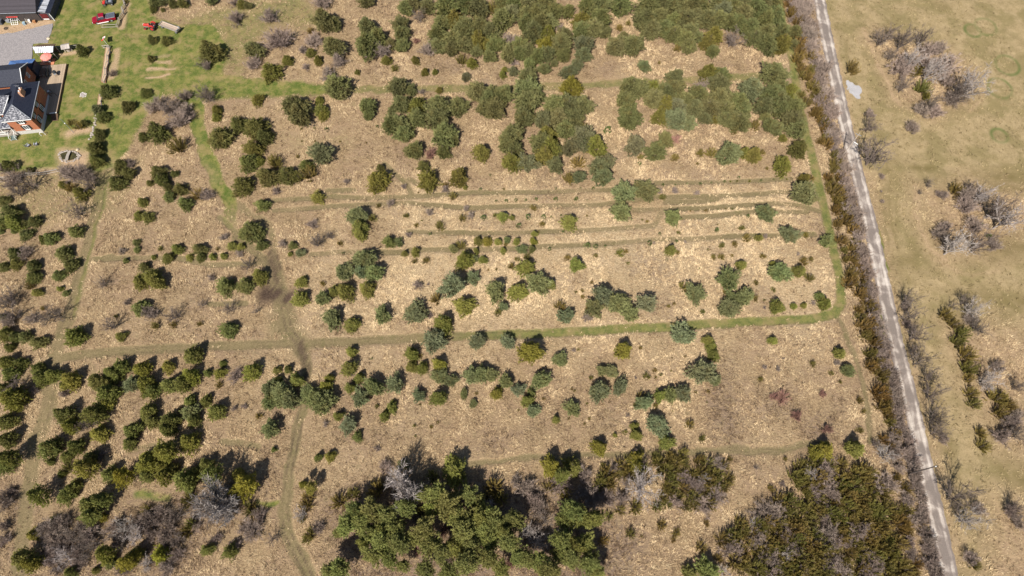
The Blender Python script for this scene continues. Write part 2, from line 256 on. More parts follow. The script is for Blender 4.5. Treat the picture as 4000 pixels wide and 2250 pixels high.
def ground_material():
    m, t, b = new_mat('meadow', 1.0); L = t.links.new; N = t.nodes.new
    b.inputs['Specular IOR Level'].default_value = 0.05
    tc = N('ShaderNodeTexCoord'); ob = tc.outputs['Object']
    def noise(scale, detail=4, rough=.6, stretch=None, dist=0.0, rz=0):
        n = N('ShaderNodeTexNoise'); n.inputs['Scale'].default_value = scale; n.inputs['Detail'].default_value = detail; n.inputs['Roughness'].default_value = rough; n.inputs['Distortion'].default_value = dist
        if stretch:
            mp = N('ShaderNodeMapping'); mp.inputs['Scale'].default_value = stretch; mp.inputs['Rotation'].default_value = (0, 0, rz); L(ob, mp.inputs[0]); L(mp.outputs[0], n.inputs['Vector'])
        else: L(ob, n.inputs['Vector'])
        return n.outputs[0]
    def rng(x, a, c, lo=0.0, hi=1.0):
        r = N('ShaderNodeMapRange'); r.clamp = True; L(x, r.inputs[0]); r.inputs[1].default_value = a; r.inputs[2].default_value = c; r.inputs[3].default_value = lo; r.inputs[4].default_value = hi; return r.outputs[0]
    def mth(op, x, y):
        n = N('ShaderNodeMath'); n.operation = op
        for i, q in enumerate((x, y)):
            if isinstance(q, (int, float)): n.inputs[i].default_value = q
            else: L(q, n.inputs[i])
        return n.outputs[0]
    def mix(f, a, c):
        n = N('ShaderNodeMix'); n.data_type = 'RGBA'
        if isinstance(f, (int, float)): n.inputs[0].default_value = f
        else: L(f, n.inputs[0])
        for i, q in ((6, a), (7, c)):
            if isinstance(q, tuple): n.inputs[i].default_value = (*q, 1)
            else: L(q, n.inputs[i])
        return n.outputs[2]
    def att(name):
        a = N('ShaderNodeAttribute'); a.attribute_name = name; s = N('ShaderNodeSeparateColor'); L(a.outputs['Color'], s.inputs[0]); return s.outputs
    A = att('mA'); B = att('mB'); C = att('mC'); D = att('mD')
    fine = noise(4.2, 5, .75, dist=.6); mat_ = noise(1.5, 6, .72, (1.0, 2.0, 1), .8, .3); big = noise(.16, 5, .6); streak = noise(2.4, 5, .7, (1, 3.2, 1), .7, -.5); micro = noise(9.0, 3, .7)
    med = noise(.55, 5, .65)
    # old matted straw
    s = mix(rng(mat_, .34, .62), (.225, .152, .088), (.41, .295, .168))
    s = mix(rng(fine, .5, .72), s, (.58, .435, .26))
    s = mix(mth('MULTIPLY', rng(streak, .52, .36), .62), s, (.125, .085, .055))
    s = mix(mth('MULTIPLY', rng(micro, .52, .34), .5), s, (.12, .085, .05))
    s = mix(mth('MULTIPLY', rng(big, .42, .62), .35), s, (.29, .195, .14))
    s = mix(mth('MULTIPLY', C[0], mth('MULTIPLY', rng(fine, .40, .6), .6)), s, (.70, .55, .345))
    # grey weed stalks and low brush
    s = mix(mth('MULTIPLY', C[1], mth('MULTIPLY', rng(mat_, .62, .4), .8)), s, (.15, .11, .095))
    s = mix(mth('MULTIPLY', rng(med, .57, .70), .30), s, (.17, .15, .07))
    # eastern field: closer, yellower grass
    f = mix(rng(med, .35, .65), (.235, .178, .095), (.34, .257, .148))
    f = mix(mth('MULTIPLY', rng(fine, .45, .7), .6), f, (.44, .34, .185))
    f = mix(mth('MULTIPLY', rng(micro, .5, .32), .45), f, (.15, .12, .05))
    f = mix(mth('MULTIPLY', rng(big, .45, .58), .7), f, (.185, .15, .068))
    fb = mix(rng(mat_, .35, .65), (.19, .13, .082), (.40, .285, .175))
    f = mix(mth('MULTIPLY', B[1], rng(med, .25, .55, .45, .95)), f, fb)
    f = mix(mth('MULTIPLY', D[1], .75), f, (.135, .105, .042))
    f = mix(mth('MULTIPLY', D[0], .9), f, (.085, .12, .035))
    col = mix(B[0], s, f)
    # bare soil and thatch
    so_ = mix(rng(fine, .35, .65), (.26, .17, .105), (.50, .36, .235))
    # dull mown tracks
    o = mix(rng(fine, .38, .62), (.125, .10, .05), (.255, .20, .112)); o = mix(mth('MULTIPLY', rng(streak, .5, .68), .6), o, (.30, .215, .13)); o = mix(mth('MULTIPLY', rng(med, .52, .66), .45), o, (.12, .115, .045)); o = mix(mth('MULTIPLY', rng(micro, .52, .36), .6), o, (.085, .068, .036))
    col = mix(mth('MULTIPLY', A[1], rng(mth('ADD', A[1], mth('SUBTRACT', fine, .5)), .25, .7)), col, o)
    # green grass
    g = mix(rng(med, .42, .58), (.070, .108, .020), (.185, .185, .052)); g = mix(mth('MULTIPLY', rng(mat_, .5, .68), .6), g, (.235, .20, .085)); g = mix(mth('MULTIPLY', rng(fine, .45, .7), .5), g, (.25, .225, .085))
    g = mix(mth('MULTIPLY', rng(micro, .54, .36), .6), g, (.045, .058, .014))
    g = mix(mth('MULTIPLY', rng(noise(.3, 5, .7), .49, .62), .7), g, (.27, .20, .095))
    col = mix(rng(mth('ADD', A[0], mth('MULTIPLY', mth('SUBTRACT', mat_, .5), .9)), .28, .72), col, g)
    col = mix(mth('MULTIPLY', B[2], rng(fine, .2, .5, .6, 1)), col, so_)
    mu = mix(rng(fine, .35, .65), (.030, .020, .016), (.115, .078, .058)); col = mix(mth('MULTIPLY', A[2], .95), col, mu)
    gr = mix(rng(micro, .35, .65), (.30, .29, .30), (.47, .46, .47)); col = mix(rng(C[2], .3, .7), col, gr)
    L(col, b.inputs['Base Color'])
    h = mth('ADD', mth('MULTIPLY', fine, .5), mth('ADD', mth('MULTIPLY', mat_, .6), mth('MULTIPLY', micro, .35)))
    bp = N('ShaderNodeBump'); bp.inputs['Strength'].default_value = .9; bp.inputs['Distance'].default_value = .35
    flat = rng(mth('MAXIMUM', A[0], mth('MAXIMUM', A[1], mth('MULTIPLY', B[0], .8))), 0, 1, 1, .3)
    L(mth('MULTIPLY', h, flat), bp.inputs['Height']); L(bp.outputs[0], b.inputs['Normal'])
    return m
M_GROUND = ground_material()
X0, X1, Y0, Y1, ST = -150.0, 150.0, -24.0, 156.0, 0.3
def build_ground():
    nx = int(round((X1 - X0) / ST)) + 1; ny = int(round((Y1 - Y0) / ST)) + 1
    gx, gy = np.meshgrid(np.linspace(X0, X1, nx), np.linspace(Y0, Y1, ny)); X = gx.ravel(); Y = gy.ravel()
    inner = np.clip(np.minimum.reduce([X - X0, X1 - X, Y - Y0, Y1 - Y]) / 3, 0, 1)
    Z = ((vnoise(X, Y, 1.2, 31) - .5) * .10 + (vnoise(X, Y, 3.1, 32) - .5) * .12)
    Z *= inner
    big = 1500.0
    ex = np.array([-big, big, big, -big, X0, X1, X1, X0]); ey = np.array([-big, -big, big, big, Y0, Y0, Y1, Y1])
    me = bpy.data.meshes.new('ground')
    V = np.zeros((len(X) + 4, 3), np.float32); V[:len(X), 0] = X; V[:len(X), 1] = Y; V[:len(X), 2] = Z
    V[len(X):, 0] = ex[:4]; V[len(X):, 1] = ey[:4]
    i = (np.arange(ny - 1)[:, None] * nx + np.arange(nx - 1)[None]).ravel()
    F = np.stack([i, i + 1, i + nx + 1, i + nx], 1)
    n = len(X); c = [0, nx - 1, nx * ny - 1, nx * (ny - 1)]
    rim = [[n, n + 1, c[1], c[0]], [n + 1, n + 2, c[2], c[1]], [n + 2, n + 3, c[3], c[2]], [n + 3, n, c[0], c[3]]]
    F = np.vstack([F, np.array(rim)])
    me.vertices.add(len(V)); me.vertices.foreach_set('co', V.ravel())
    me.loops.add(F.size); me.loops.foreach_set('vertex_index', F.ravel().astype(np.int32))
    me.polygons.add(len(F)); me.polygons.foreach_set('loop_start', np.arange(0, F.size, 4, dtype=np.int32)); me.polygons.foreach_set('loop_total', np.full(len(F), 4, np.int32))
    me.polygons.foreach_set('use_smooth', np.ones(len(F), bool)); me.update(calc_edges=True); me.validate()
    m = attr_grid(me, V[:, 0].astype(float), V[:, 1].astype(float))
    me.materials.append(M_GROUND)
    o = bpy.data.objects.new('ground', me); COL.objects.link(o); o['kind'] = 'structure'
    # named sheets that follow the ground a few millimetres above it: lawn and the mown tracks
    fc = V[F[:len(i)]].mean(1); fx = fc[:, 0].astype(float); fy = fc[:, 1].astype(float)
    ownd = np.zeros(len(fx), bool)
    def sheet(name, sel, mat=None, dz=.004):
        sel = sel & ~ownd; ownd[sel] = True; f = F[:len(i)][sel]; ids, inv = np.unique(f.ravel(), return_inverse=True); v = V[ids].copy(); v[:, 2] += dz
        q = bpy.data.meshes.new(name); q.vertices.add(len(v)); q.vertices.foreach_set('co', v.ravel())
        q.loops.add(f.size); q.loops.foreach_set('vertex_index', inv.astype(np.int32).ravel()); q.polygons.add(len(f))
        q.polygons.foreach_set('loop_start', np.arange(0, f.size, 4, dtype=np.int32)); q.polygons.foreach_set('loop_total', np.full(len(f), 4, np.int32))
        q.polygons.foreach_set('use_smooth', np.ones(len(f), bool)); q.update(calc_edges=True)
        attr_grid(q, v[:, 0].astype(float), v[:, 1].astype(float)); q.materials.append(mat or M_GROUND)
        s_ = bpy.data.objects.new(name, q); COL.objects.link(s_); s_['kind'] = 'structure'
    sheet('path', dist_poly(fx, fy, T_LONG) < 1.2); sheet('path', dist_poly(fx, fy, T_MID) < 1.4); sheet('path', dist_poly(fx, fy, T_LEFT[5:]) < 1.9)
    sheet('path', dist_poly(fx, fy, T_TOP) < 1.3); sheet('path', dist_poly(fx, fy, T_LOW) < .7); sheet('path', dist_poly(fx, fy, T_RIGHT) < .7)
    sheet('lawn', inside(fx, fy, LAWN)); sheet('field', inside(fx, fy, ROAD + [(4800, 2400), (4800, -200)]))
    return V, m
GV, GM = build_ground()

def strip(name, pts, half, mat, z, sub=6, jag=0.0, seed=1):
    """ribbon with slightly ragged sides and a cross coordinate (local attribute 'across')"""
    P = wl(pts); rs = random.Random(seed); fine = []
    for a, b in zip(P[:-1], P[1:]):
        n = max(1, int(np.hypot(*(b - a)) / .6))
        fine += [a + (b - a) * k / n for k in range(n)]
    fine.append(P[-1]); fine = np.array(fine); k = np.ones(9) / 9
    sm = np.stack([np.convolve(np.pad(fine[:, j], 4, 'edge'), k, 'valid') for j in (0, 1)], 1)
    T = np.gradient(sm, axis=0); T /= np.hypot(T[:, 0], T[:, 1])[:, None] + 1e-9; Nn = np.stack([T[:, 1], -T[:, 0]], 1)
    vs = []; ac = []; fs = []; w = 0.0
    cols = 13
    for r in range(len(sm)):
        jl = (rs.random() - .5) * jag; jr = (rs.random() - .5) * jag
        for c in range(cols):
            u = c / (cols - 1) * 2 - 1; off = u * (half + (jl if u < 0 else jr) * (abs(u) > .9))
            p = sm[r] + Nn[r] * off; vs.append((p[0], p[1], z + (.03 * (1 - u * u)))); ac.append(u)
        if r:
            for c in range(cols - 1): a0 = (r - 1) * cols + c; fs.append((a0, a0 + 1, a0 + cols + 1, a0 + cols))
    me = bpy.data.meshes.new(name); me.from_pydata(vs, [], fs); at = me.attributes.new('across', 'FLOAT', 'POINT'); at.data.foreach_set('value', ac)
    at = me.attributes.new('along', 'FLOAT', 'POINT'); at.data.foreach_set('value', [i // cols * .6 for i in range(len(vs))])
    me.materials.append(mat); me.update(); o = bpy.data.objects.new(name, me); COL.objects.link(o); return o
def road_material():
    m, t, b = new_mat('lane_gravel', .95); L = t.links.new; N = t.nodes.new; b.inputs['Specular IOR Level'].default_value = .1
    tc = N('ShaderNodeTexCoord'); a = N('ShaderNodeAttribute'); a.attribute_name = 'across'; al = N('ShaderNodeAttribute'); al.attribute_name = 'along'
    cx = N('ShaderNodeCombineXYZ'); mu = N('ShaderNodeMath'); mu.operation = 'MULTIPLY'; mu.inputs[1].default_value = .13; L(al.outputs['Fac'], mu.inputs[0])
    L(a.outputs['Fac'], cx.inputs[0]); L(mu.outputs[0], cx.inputs[1])
    st = N('ShaderNodeTexNoise'); st.inputs['Scale'].default_value = 3.0; st.inputs['Detail'].default_value = 5; L(cx.outputs[0], st.inputs['Vector'])
    pt = N('ShaderNodeTexNoise'); pt.inputs['Scale'].default_value = .30; pt.inputs['Detail'].default_value = 5; pt.inputs['Distortion'].default_value = .8; L(tc.outputs['Object'], pt.inputs['Vector'])
    gr = N('ShaderNodeTexNoise'); gr.inputs['Scale'].default_value = 6; gr.inputs['Detail'].default_value = 4; L(tc.outputs['Object'], gr.inputs['Vector'])
    ab = N('ShaderNodeMath'); ab.operation = 'ABSOLUTE'; L(a.outputs['Fac'], ab.inputs[0])
    sb = N('ShaderNodeMath'); sb.operation = 'SUBTRACT'; sb.inputs[1].default_value = .58; L(ab.outputs[0], sb.inputs[0])
    ab2 = N('ShaderNodeMath'); ab2.operation = 'ABSOLUTE'; L(sb.outputs[0], ab2.inputs[0])
    wheel = N('ShaderNodeMapRange'); wheel.inputs[1].default_value = .28; wheel.inputs[2].default_value = .08; L(ab2.outputs[0], wheel.inputs[0])
    ad = N('ShaderNodeMath'); ad.operation = 'MULTIPLY_ADD'; ad.inputs[1].default_value = .17; L(wheel.outputs[0], ad.inputs[0]); L(pt.outputs[0], ad.inputs[2])
    ad2 = N('ShaderNodeMath'); ad2.operation = 'MULTIPLY_ADD'; ad2.inputs[1].default_value = .35; L(st.outputs[0], ad2.inputs[0]); L(ad.outputs[0], ad2.inputs[2])
    cr = N('ShaderNodeValToRGB'); e = cr.color_ramp.elements; e[0].position = .62; e[0].color = (.185, .155, .138, 1); e[1].position = 1.0; e[1].color = (.53, .47, .42, 1)
    e2 = cr.color_ramp.elements.new(.73); e2.color = (.25, .21, .187, 1); e3 = cr.color_ramp.elements.new(.84); e3.color = (.40, .35, .31, 1)
    L(ad2.outputs[0], cr.inputs[0])
    mr = N('ShaderNodeMapRange'); mr.inputs[1].default_value = .3; mr.inputs[2].default_value = .7; mr.inputs[3].default_value = .88; mr.inputs[4].default_value = 1.1; L(gr.outputs[0], mr.inputs[0])
    vm = N('ShaderNodeVectorMath'); vm.operation = 'SCALE'; L(cr.outputs[0], vm.inputs[0]); L(mr.outputs[0], vm.inputs['Scale']); L(vm.outputs[0], b.inputs['Base Color'])
    bp = N('ShaderNodeBump'); bp.inputs['Strength'].default_value = .3; bp.inputs['Distance'].default_value = .04; L(gr.outputs[0], bp.inputs['Height']); L(bp.outputs[0], b.inputs['Normal'])
    return m
o = strip('road', ROAD, 1.46, road_material(), .09, jag=.25, seed=5); o['kind'] = 'structure'
def driveway():
    P = [tuple(p) for p in wl(DRIVE)]; rs = random.Random(2); pts = []
    for a, b in zip(P, P[1:] + P[:1]):
        n = max(2, int(math.dist(a, b) / .8))
        for k in range(n): pts.append((a[0] + (b[0] - a[0]) * k / n + rs.uniform(-.15, .15), a[1] + (b[1] - a[1]) * k / n + rs.uniform(-.15, .15)))
    m = MB(); m.prism(pts, .02, .10); o = m.build('driveway', noisy('drive_gravel', (.20, .185, .19), (.29, .265, .265), 5, .95, detail=9, bump=.3, lo=.4, hi=.6)); o['kind'] = 'structure'
driveway()
# ------------------------------------------------------------------ plant materials
def plant_mat(name, transl=0.25, rough=.75, lo=.55, hi=1.5):
    """object colour x per-leaf tone attribute"""
    m, t, b = new_mat(name, rough); L = t.links.new; N = t.nodes.new
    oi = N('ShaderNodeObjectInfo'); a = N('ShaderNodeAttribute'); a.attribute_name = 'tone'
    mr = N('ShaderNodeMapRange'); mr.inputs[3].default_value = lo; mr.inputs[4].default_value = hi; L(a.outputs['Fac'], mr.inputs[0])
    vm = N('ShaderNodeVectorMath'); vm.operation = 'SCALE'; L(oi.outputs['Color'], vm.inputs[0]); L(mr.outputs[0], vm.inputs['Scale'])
    if transl:
        tc = N('ShaderNodeTexCoord'); va = N('ShaderNodeVectorMath'); va.operation = 'ADD'; L(tc.outputs['Object'], va.inputs[0]); L(oi.outputs['Location'], va.inputs[1])
        nz = N('ShaderNodeTexNoise'); nz.inputs['Scale'].default_value = 1.7; nz.inputs['Detail'].default_value = 3; L(va.outputs[0], nz.inputs['Vector'])
        r2 = N('ShaderNodeMapRange'); r2.inputs[1].default_value = .5; r2.inputs[2].default_value = .68; r2.inputs[4].default_value = .32; L(nz.outputs[0], r2.inputs[0])
        m2 = N('ShaderNodeMix'); m2.data_type = 'RGBA'; L(r2.outputs[0], m2.inputs[0]); L(vm.outputs[0], m2.inputs[6]); m2.inputs[7].default_value = (.24, .175, .055, 1)
        class _v: outputs = [m2.outputs[2]]
        vm = _v
    L(vm.outputs[0], b.inputs['Base Color']); b.inputs['Specular IOR Level'].default_value = .15
    if transl:
        tr = N('ShaderNodeBsdfTranslucent'); L(vm.outputs[0], tr.inputs[0]); mx = N('ShaderNodeMixShader'); mx.inputs[0].default_value = transl
        out = t.nodes['Material Output']; L(b.outputs[0], mx.inputs[1]); L(tr.outputs[0], mx.inputs[2]); L(mx.outputs[0], out.inputs[0])
    return m
M_LEAF = plant_mat('needles', .22)
M_TWIG = plant_mat('bare_twigs', 0, .9, .7, 1.35)
M_BARK = noisy('bark', (.10, .075, .055), (.18, .14, .11), 8)
M_GREYBARK = noisy('grey_bark', (.13, .11, .10), (.24, .21, .19), 8)
class LM:
    """leaf mesh: triangles with a tone per vertex"""
    def __init__(s, seed): s.v = []; s.f = []; s.t = []; s.r = random.Random(seed)
    def tri(s, a, b, c, tone):
        n = len(s.v); s.v += [a, b, c]; s.f.append((n, n + 1, n + 2)); s.t += [tone] * 3
    def rv(s):
        r = s.r; z = r.uniform(-1, 1); a = r.uniform(0, 6.2832); q = math.sqrt(1 - z * z); return Vector((q * math.cos(a), q * math.sin(a), z))
    def tuft(s, p, d, size, n, tone, spread=.75, w=.2):
        for _ in range(n):
            e = (d + s.rv() * spread).normalized(); side = e.cross(s.rv()); side = side.normalized() * size * w
            l = size * s.r.uniform(.7, 1.25); s.tri(p - side, p + side, p + e * l, min(1, max(0, tone + s.r.uniform(-.13, .13))))
    def twig(s, a, b, w, tone):
        d = (b - a); x = d.cross(s.rv()).normalized() * w / 2; y = d.cross(x).normalized() * w / 2
        s.tri(a - x, a + x, b, tone); s.tri(a - y, a + y, b, tone)
    def limb(s, a, b, w0, w1, tone):
        d = (b - a).normalized(); x = d.cross(Vector((.3, .5, .81))).normalized(); y = d.cross(x); n = len(s.v)
        for p, w in ((a, w0), (b, w1)):
            for k in range(4):
                an = k * 1.5708; s.v.append(p + (x * math.cos(an) + y * math.sin(an)) * w / 2); s.t.append(tone)
        for k in range(4): s.f.append((n + k, n + (k + 1) % 4, n + 4 + (k + 1) % 4, n + 4 + k))
    def mesh(s, name, mat):
        me = bpy.data.meshes.new(name); me.from_pydata([tuple(v) for v in s.v], [], s.f)
        a = me.attributes.new('tone', 'FLOAT', 'POINT'); a.data.foreach_set('value', s.t); me.materials.append(mat); me.update(); return me
def conifer(seed, kind):
    """unit radius crown: 'pine' rounded and clumpy, 'spruce' conical and tiered"""
    L = LM(seed); r = L.r; H = {'pine': 1.8, 'spruce': 2.05}[kind]; nw = 9 if kind == 'pine' else 10
    lob = [(r.uniform(0, 6.28), r.uniform(.06, .2), r.choice((1, 2, 3, 5))) for _ in range(4)]; H *= r.uniform(.85, 1.15); gap = r.uniform(0, 6.28)
    lean = Vector((r.uniform(-.08, .08), r.uniform(-.08, .08), 0))
    for i in range(nw):
        t = (i + .5) / nw; z = H * (.07 + .90 * t)
        R = ((1 - t ** 2.3) * (.80 + .2 * min(1, t / .2)) if kind == 'pine' else (1 - t ** 1.25) ** .85 * (.88 + .12 * min(1, t / .12)))
        nb = max(4, int((10 if kind == 'pine' else 10) * R + 3)); ph = r.uniform(0, 6.28)
        for k in range(nb):
            az = ph + 6.2832 * (k + r.uniform(-.3, .3)) / nb
            lb = 1 + sum(a * math.sin(f * az + p0 + z) for p0, a, f in lob); ln = R * lb * r.choice((.62, .8, .92, 1.0, 1.06, 1.14)) * r.uniform(.93, 1.07)
            if abs((az - gap + 3.14) % 6.28 - 3.14) < .35 and r.random() < .5: ln *= .6
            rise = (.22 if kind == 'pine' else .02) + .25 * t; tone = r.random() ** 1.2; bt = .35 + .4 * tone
            nt_ = max(2, int(5 * ln + 1.5))
            for j in range(nt_):
                q = .38 + .62 * (j + .7) / nt_; wid = .22 * ln * math.sin(3.14 * min(1, q * .9)) + .05
                for side in ((-1, 1) if q < .85 else (0,)):
                    a2 = az + side * wid / max(.15, q * ln) * .8 * r.uniform(.5, 1)
                    p = lean * t * 2 + Vector((math.cos(a2) * q * ln, math.sin(a2) * q * ln, z + rise * q * ln * .8 + r.uniform(-.04, .04)))
                    d = Vector((math.cos(a2), math.sin(a2), .45 if kind == 'pine' else .2))
                    L.tuft(p, d.normalized(), .22 if kind == 'pine' else .20, 9, bt + (q - .7) * .5, .8, .15)  # tone drops towards the trunk: inner crown shade painted into the needles
    for _ in range(90):   # leaders and inner fill
        t = r.uniform(.3, 1); L.tuft(lean * t * 2 + Vector((r.uniform(-.12, .12), r.uniform(-.12, .12), H * t * .96)), Vector((0, 0, 1)), .2, 3, .5)
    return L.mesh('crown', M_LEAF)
def cedar(seed):
    """brown juniper: many ascending plumes of unequal length"""
    L = LM(seed); r = L.r
    for i in range(46):
        az = r.uniform(0, 6.28); out = r.uniform(.15, 1.05) ** .8; h = (1.9 * (1 - out * .62)) * r.uniform(.6, 1.15); tone = r.random()
        a = Vector((math.cos(az), math.sin(az), 0)) * .08; b = Vector((math.cos(az) * out, math.sin(az) * out, h)); n = 7
        L.twig(a, b, .035, .25)
        for j in range(n):
            q = .3 + .7 * (j + .5) / n; bend = Vector((0, 0, -.25 * math.sin(3.1416 * q) * out)); p = a.lerp(b, q) + bend
            d = (b - a).normalized(); L.tuft(p, (d + L.rv() * .25).normalized(), .18, 9, .2 + .65 * tone, .6, .14)
    return L.mesh('crown', M_LEAF)
def shrub(seed, open_=False):
    """leafless bush: a fan of stems with two orders of twigs"""
    L = LM(seed); r = L.r
    for i in range(26):
        az = r.uniform(0, 6.28); tl = r.uniform(.1, 1.0); ln = r.uniform(.9, 1.3); d = Vector((math.cos(az) * tl, math.sin(az) * tl, 1.15 - .45 * tl)).normalized()
        a = Vector((math.cos(az), math.sin(az), 0)) * r.uniform(0, .22); tone = r.uniform(.2, 1); p = a; seg = 4
        for s_ in range(seg):
            nd = (d + L.rv() * .16).normalized(); q = p + nd * ln / seg; L.limb(p, q, .038 * (1 - s_ / seg) + .010, .038 * (1 - (s_ + 1) / seg) + .008, tone * .7)
            for k in range(3 if s_ else 1):
                e = (nd + L.rv() * .75).normalized(); m_ = p.lerp(q, r.random()); tip = m_ + e * ln * r.uniform(.22, .42); L.twig(m_, tip, .026, tone)
                for _ in range(8):
                    o_ = m_.lerp(tip, r.uniform(.15, 1)); L.twig(o_, o_ + (e + L.rv() * .8).normalized() * ln * r.uniform(.14, .30), .026, min(1, tone + r.uniform(-.2, .3)))
            p = q; d = nd
    return L.mesh('twigs', M_TWIG)
def bare_tree(seed):
    """leafless tree: short trunk, spreading main limbs, side branches and twig fans"""
    L = LM(seed); r = L.r
    def path(p, d, ln, w, seg, wob, tone):
        pts = [(p, d)]
        for i in range(seg):
            d = (d + L.rv() * wob + Vector((0, 0, .05))).normalized(); q = p + d * ln / seg; a = w * (1 - .8 * i / seg); b = w * (1 - .8 * (i + 1) / seg)
            if a > .02: L.limb(p, q, a, b, tone)
            else: L.twig(p, q, max(a, .02), tone)
            p = q; pts.append((p, d))
        return pts
    base = path(Vector((0, 0, 0)), Vector((r.uniform(-.1, .1), r.uniform(-.1, .1), 1)).normalized(), .5, .15, 3, .06, .25)
    top = base[-1][0]; nl = r.choice((5, 6, 7)); ph = r.uniform(0, 6.28)
    for k in range(nl + 1):
        a = ph + 6.283 * (k + r.uniform(-.3, .3)) / nl; tl = .12 if k == nl else r.uniform(.45, 1.15)
        limb = path(base[r.choice((1, 2, 3))][0] if k < nl else top, Vector((math.cos(a) * tl, math.sin(a) * tl, 1)).normalized(), r.uniform(.95, 1.35), .085, 6, .13, .35)
        for m_ in range(9):
            i = r.randrange(1, len(limb)); p, d = limb[i]; sd_ = (d * .8 + L.rv() * .8).normalized(); br = path(p, sd_, r.uniform(.3, .6), .036, 4, .2, .5)
            for _ in range(5):
                q, e = br[r.randrange(1, len(br))]; te = (e + L.rv() * .8).normalized(); tip = q + te * r.uniform(.14, .32); L.twig(q, tip, .020, .6 + r.uniform(-.2, .3))
                for _ in range(3): o_ = q.lerp(tip, r.random()); L.twig(o_, o_ + (te + L.rv() * .8).normalized() * r.uniform(.08, .2), .016, .7 + r.uniform(-.2, .3))
    return L.mesh('branches', M_TWIG)
def seedling(seed):
    L = LM(seed); r = L.r
    for i in range(34):
        t = r.random(); az = r.uniform(0, 6.28); R = .85 * (1 - t) ** .7 * r.uniform(.5, 1); L.tuft(Vector((math.cos(az) * R, math.sin(az) * R, 1.5 * t + .1)), Vector((math.cos(az), math.sin(az), .8)).normalized(), .42, 5, r.random(), .7, .2)
    return L.mesh('crown', M_LEAF)
def trunk_mesh(h, w):
    m = MB(); m.tube((0, 0, -.05), (.01, .02, h * .5), w, w * .65, 7); m.tube((.01, .02, h * .5), (0, 0, h), w * .65, w * .15, 7)
    for k in range(6):
        z = h * (.2 + .12 * k); a = k * 2.4; m.tube((0, 0, z), (math.cos(a) * .5 * (1 - k / 9), math.sin(a) * .5 * (1 - k / 9), z + .12), w * .3, w * .1, 4, False)
    me = bpy.data.meshes.new('trunk'); me.from_pydata(m.v, [], m.f); me.materials.append(M_BARK); me.update(); return me
VAR = {'pine': [conifer(100 + i, 'pine') for i in range(15)], 'spruce': [conifer(200 + i, 'spruce') for i in range(15)],
       'cedar': [cedar(300 + i) for i in range(9)], 'shrub': [shrub(400 + i) for i in range(7)], 'tree': [bare_tree(500 + i) for i in range(8)], 'seedling': [seedling(600 + i) for i in range(5)]}
TRUNK = {'pine': trunk_mesh(1.7, .07), 'spruce': trunk_mesh(2.3, .06), 'cedar': trunk_mesh(1.1, .05)}
#  code: kind, object name, colour words, noun, category, base colour, apparent centre height in radii
KIND = {'P': ('pine', 'pine_tree', 'grey green', 'pine', 'pine', (.205, .218, .092), .55),
        'B': ('pine', 'pine_tree', 'blue grey', 'pine', 'pine', (.202, .220, .116), .55),
        'O': ('spruce', 'spruce_tree', 'olive', 'spruce', 'spruce', (.215, .215, .056), .6),
        'Y': ('spruce', 'spruce_tree', 'yellow green', 'spruce', 'spruce', (.255, .235, .045), .6),
        'D': ('spruce', 'spruce_tree', 'dark green', 'spruce', 'spruce', (.165, .175, .058), .6),
        'L': ('pine', 'pine_tree', 'soft green', 'pine', 'pine', (.215, .23, .10), .55),
        'J': ('cedar', 'cedar_bush', 'brown', 'cedar', 'cedar', (.26, .20, .062), .6),
        'G': ('shrub', 'bare_shrub', 'grey leafless', 'shrub', 'shrub', (.27, .212, .178), .5),
        'R': ('shrub', 'bare_shrub', 'reddish leafless', 'shrub', 'shrub', (.27, .15, .12), .5),
        'T': ('tree', 'bare_tree', 'grey leafless', 'tree', 'tree', (.16, .128, .108), .9),
        'W': ('tree', 'bare_tree', 'pale dead', 'tree', 'tree', (.33, .29, .265), .9),
        'V': ('shrub', 'bare_tree', 'pale dead', 'tree', 'tree', (.42, .38, .355), .6),
        'S': ('seedling', 'conifer_seedling', 'green', 'seedling', 'seedling', (.11, .15, .045), .5)}
HEDGE = [(3075, 0), (3130, 150), (3180, 330), (3235, 560), (3290, 760), (3330, 930), (3370, 1130), (3420, 1370), (3455, 1560), (3510, 1760), (3560, 2000), (3600, 2250)]
def interp(poly, y):
    for a, b in zip(poly[:-1], poly[1:]):
        if a[1] <= y <= b[1]: return a[0] + (b[0] - a[0]) * (y - a[1]) / (b[1] - a[1])
    return poly[-1][0] if y > poly[-1][1] else poly[0][0]
PL = []   # (photo x, photo y, radius px, code)
def T(ox, oy, s, k=3.22):
    for q in s.replace('\n', ' ').split(';'):
        q = q.strip()
        if q:
            a, b, r, c = q.split(','); PL.append((ox + float(a) / k, oy + float(b) / k, float(r) / k, c.strip()))
T(0, 0, """1960,40,55,P;2050,15,60,P;2180,55,60,D;2310,55,55,D;1935,120,45,D;2045,125,25,D;1930,505,55,D;2095,520,65,D;1910,745,48,D;1040,640,75,D;1575,25,35,J;1340,1170,95,D;
1240,1400,60,B;1600,1355,75,D;1830,1170,65,D;1950,1340,110,G;2150,1350,120,G;2350,1390,90,G;2330,1220,80,G;2530,800,60,T;2550,1180,90,T;1420,930,50,G""")
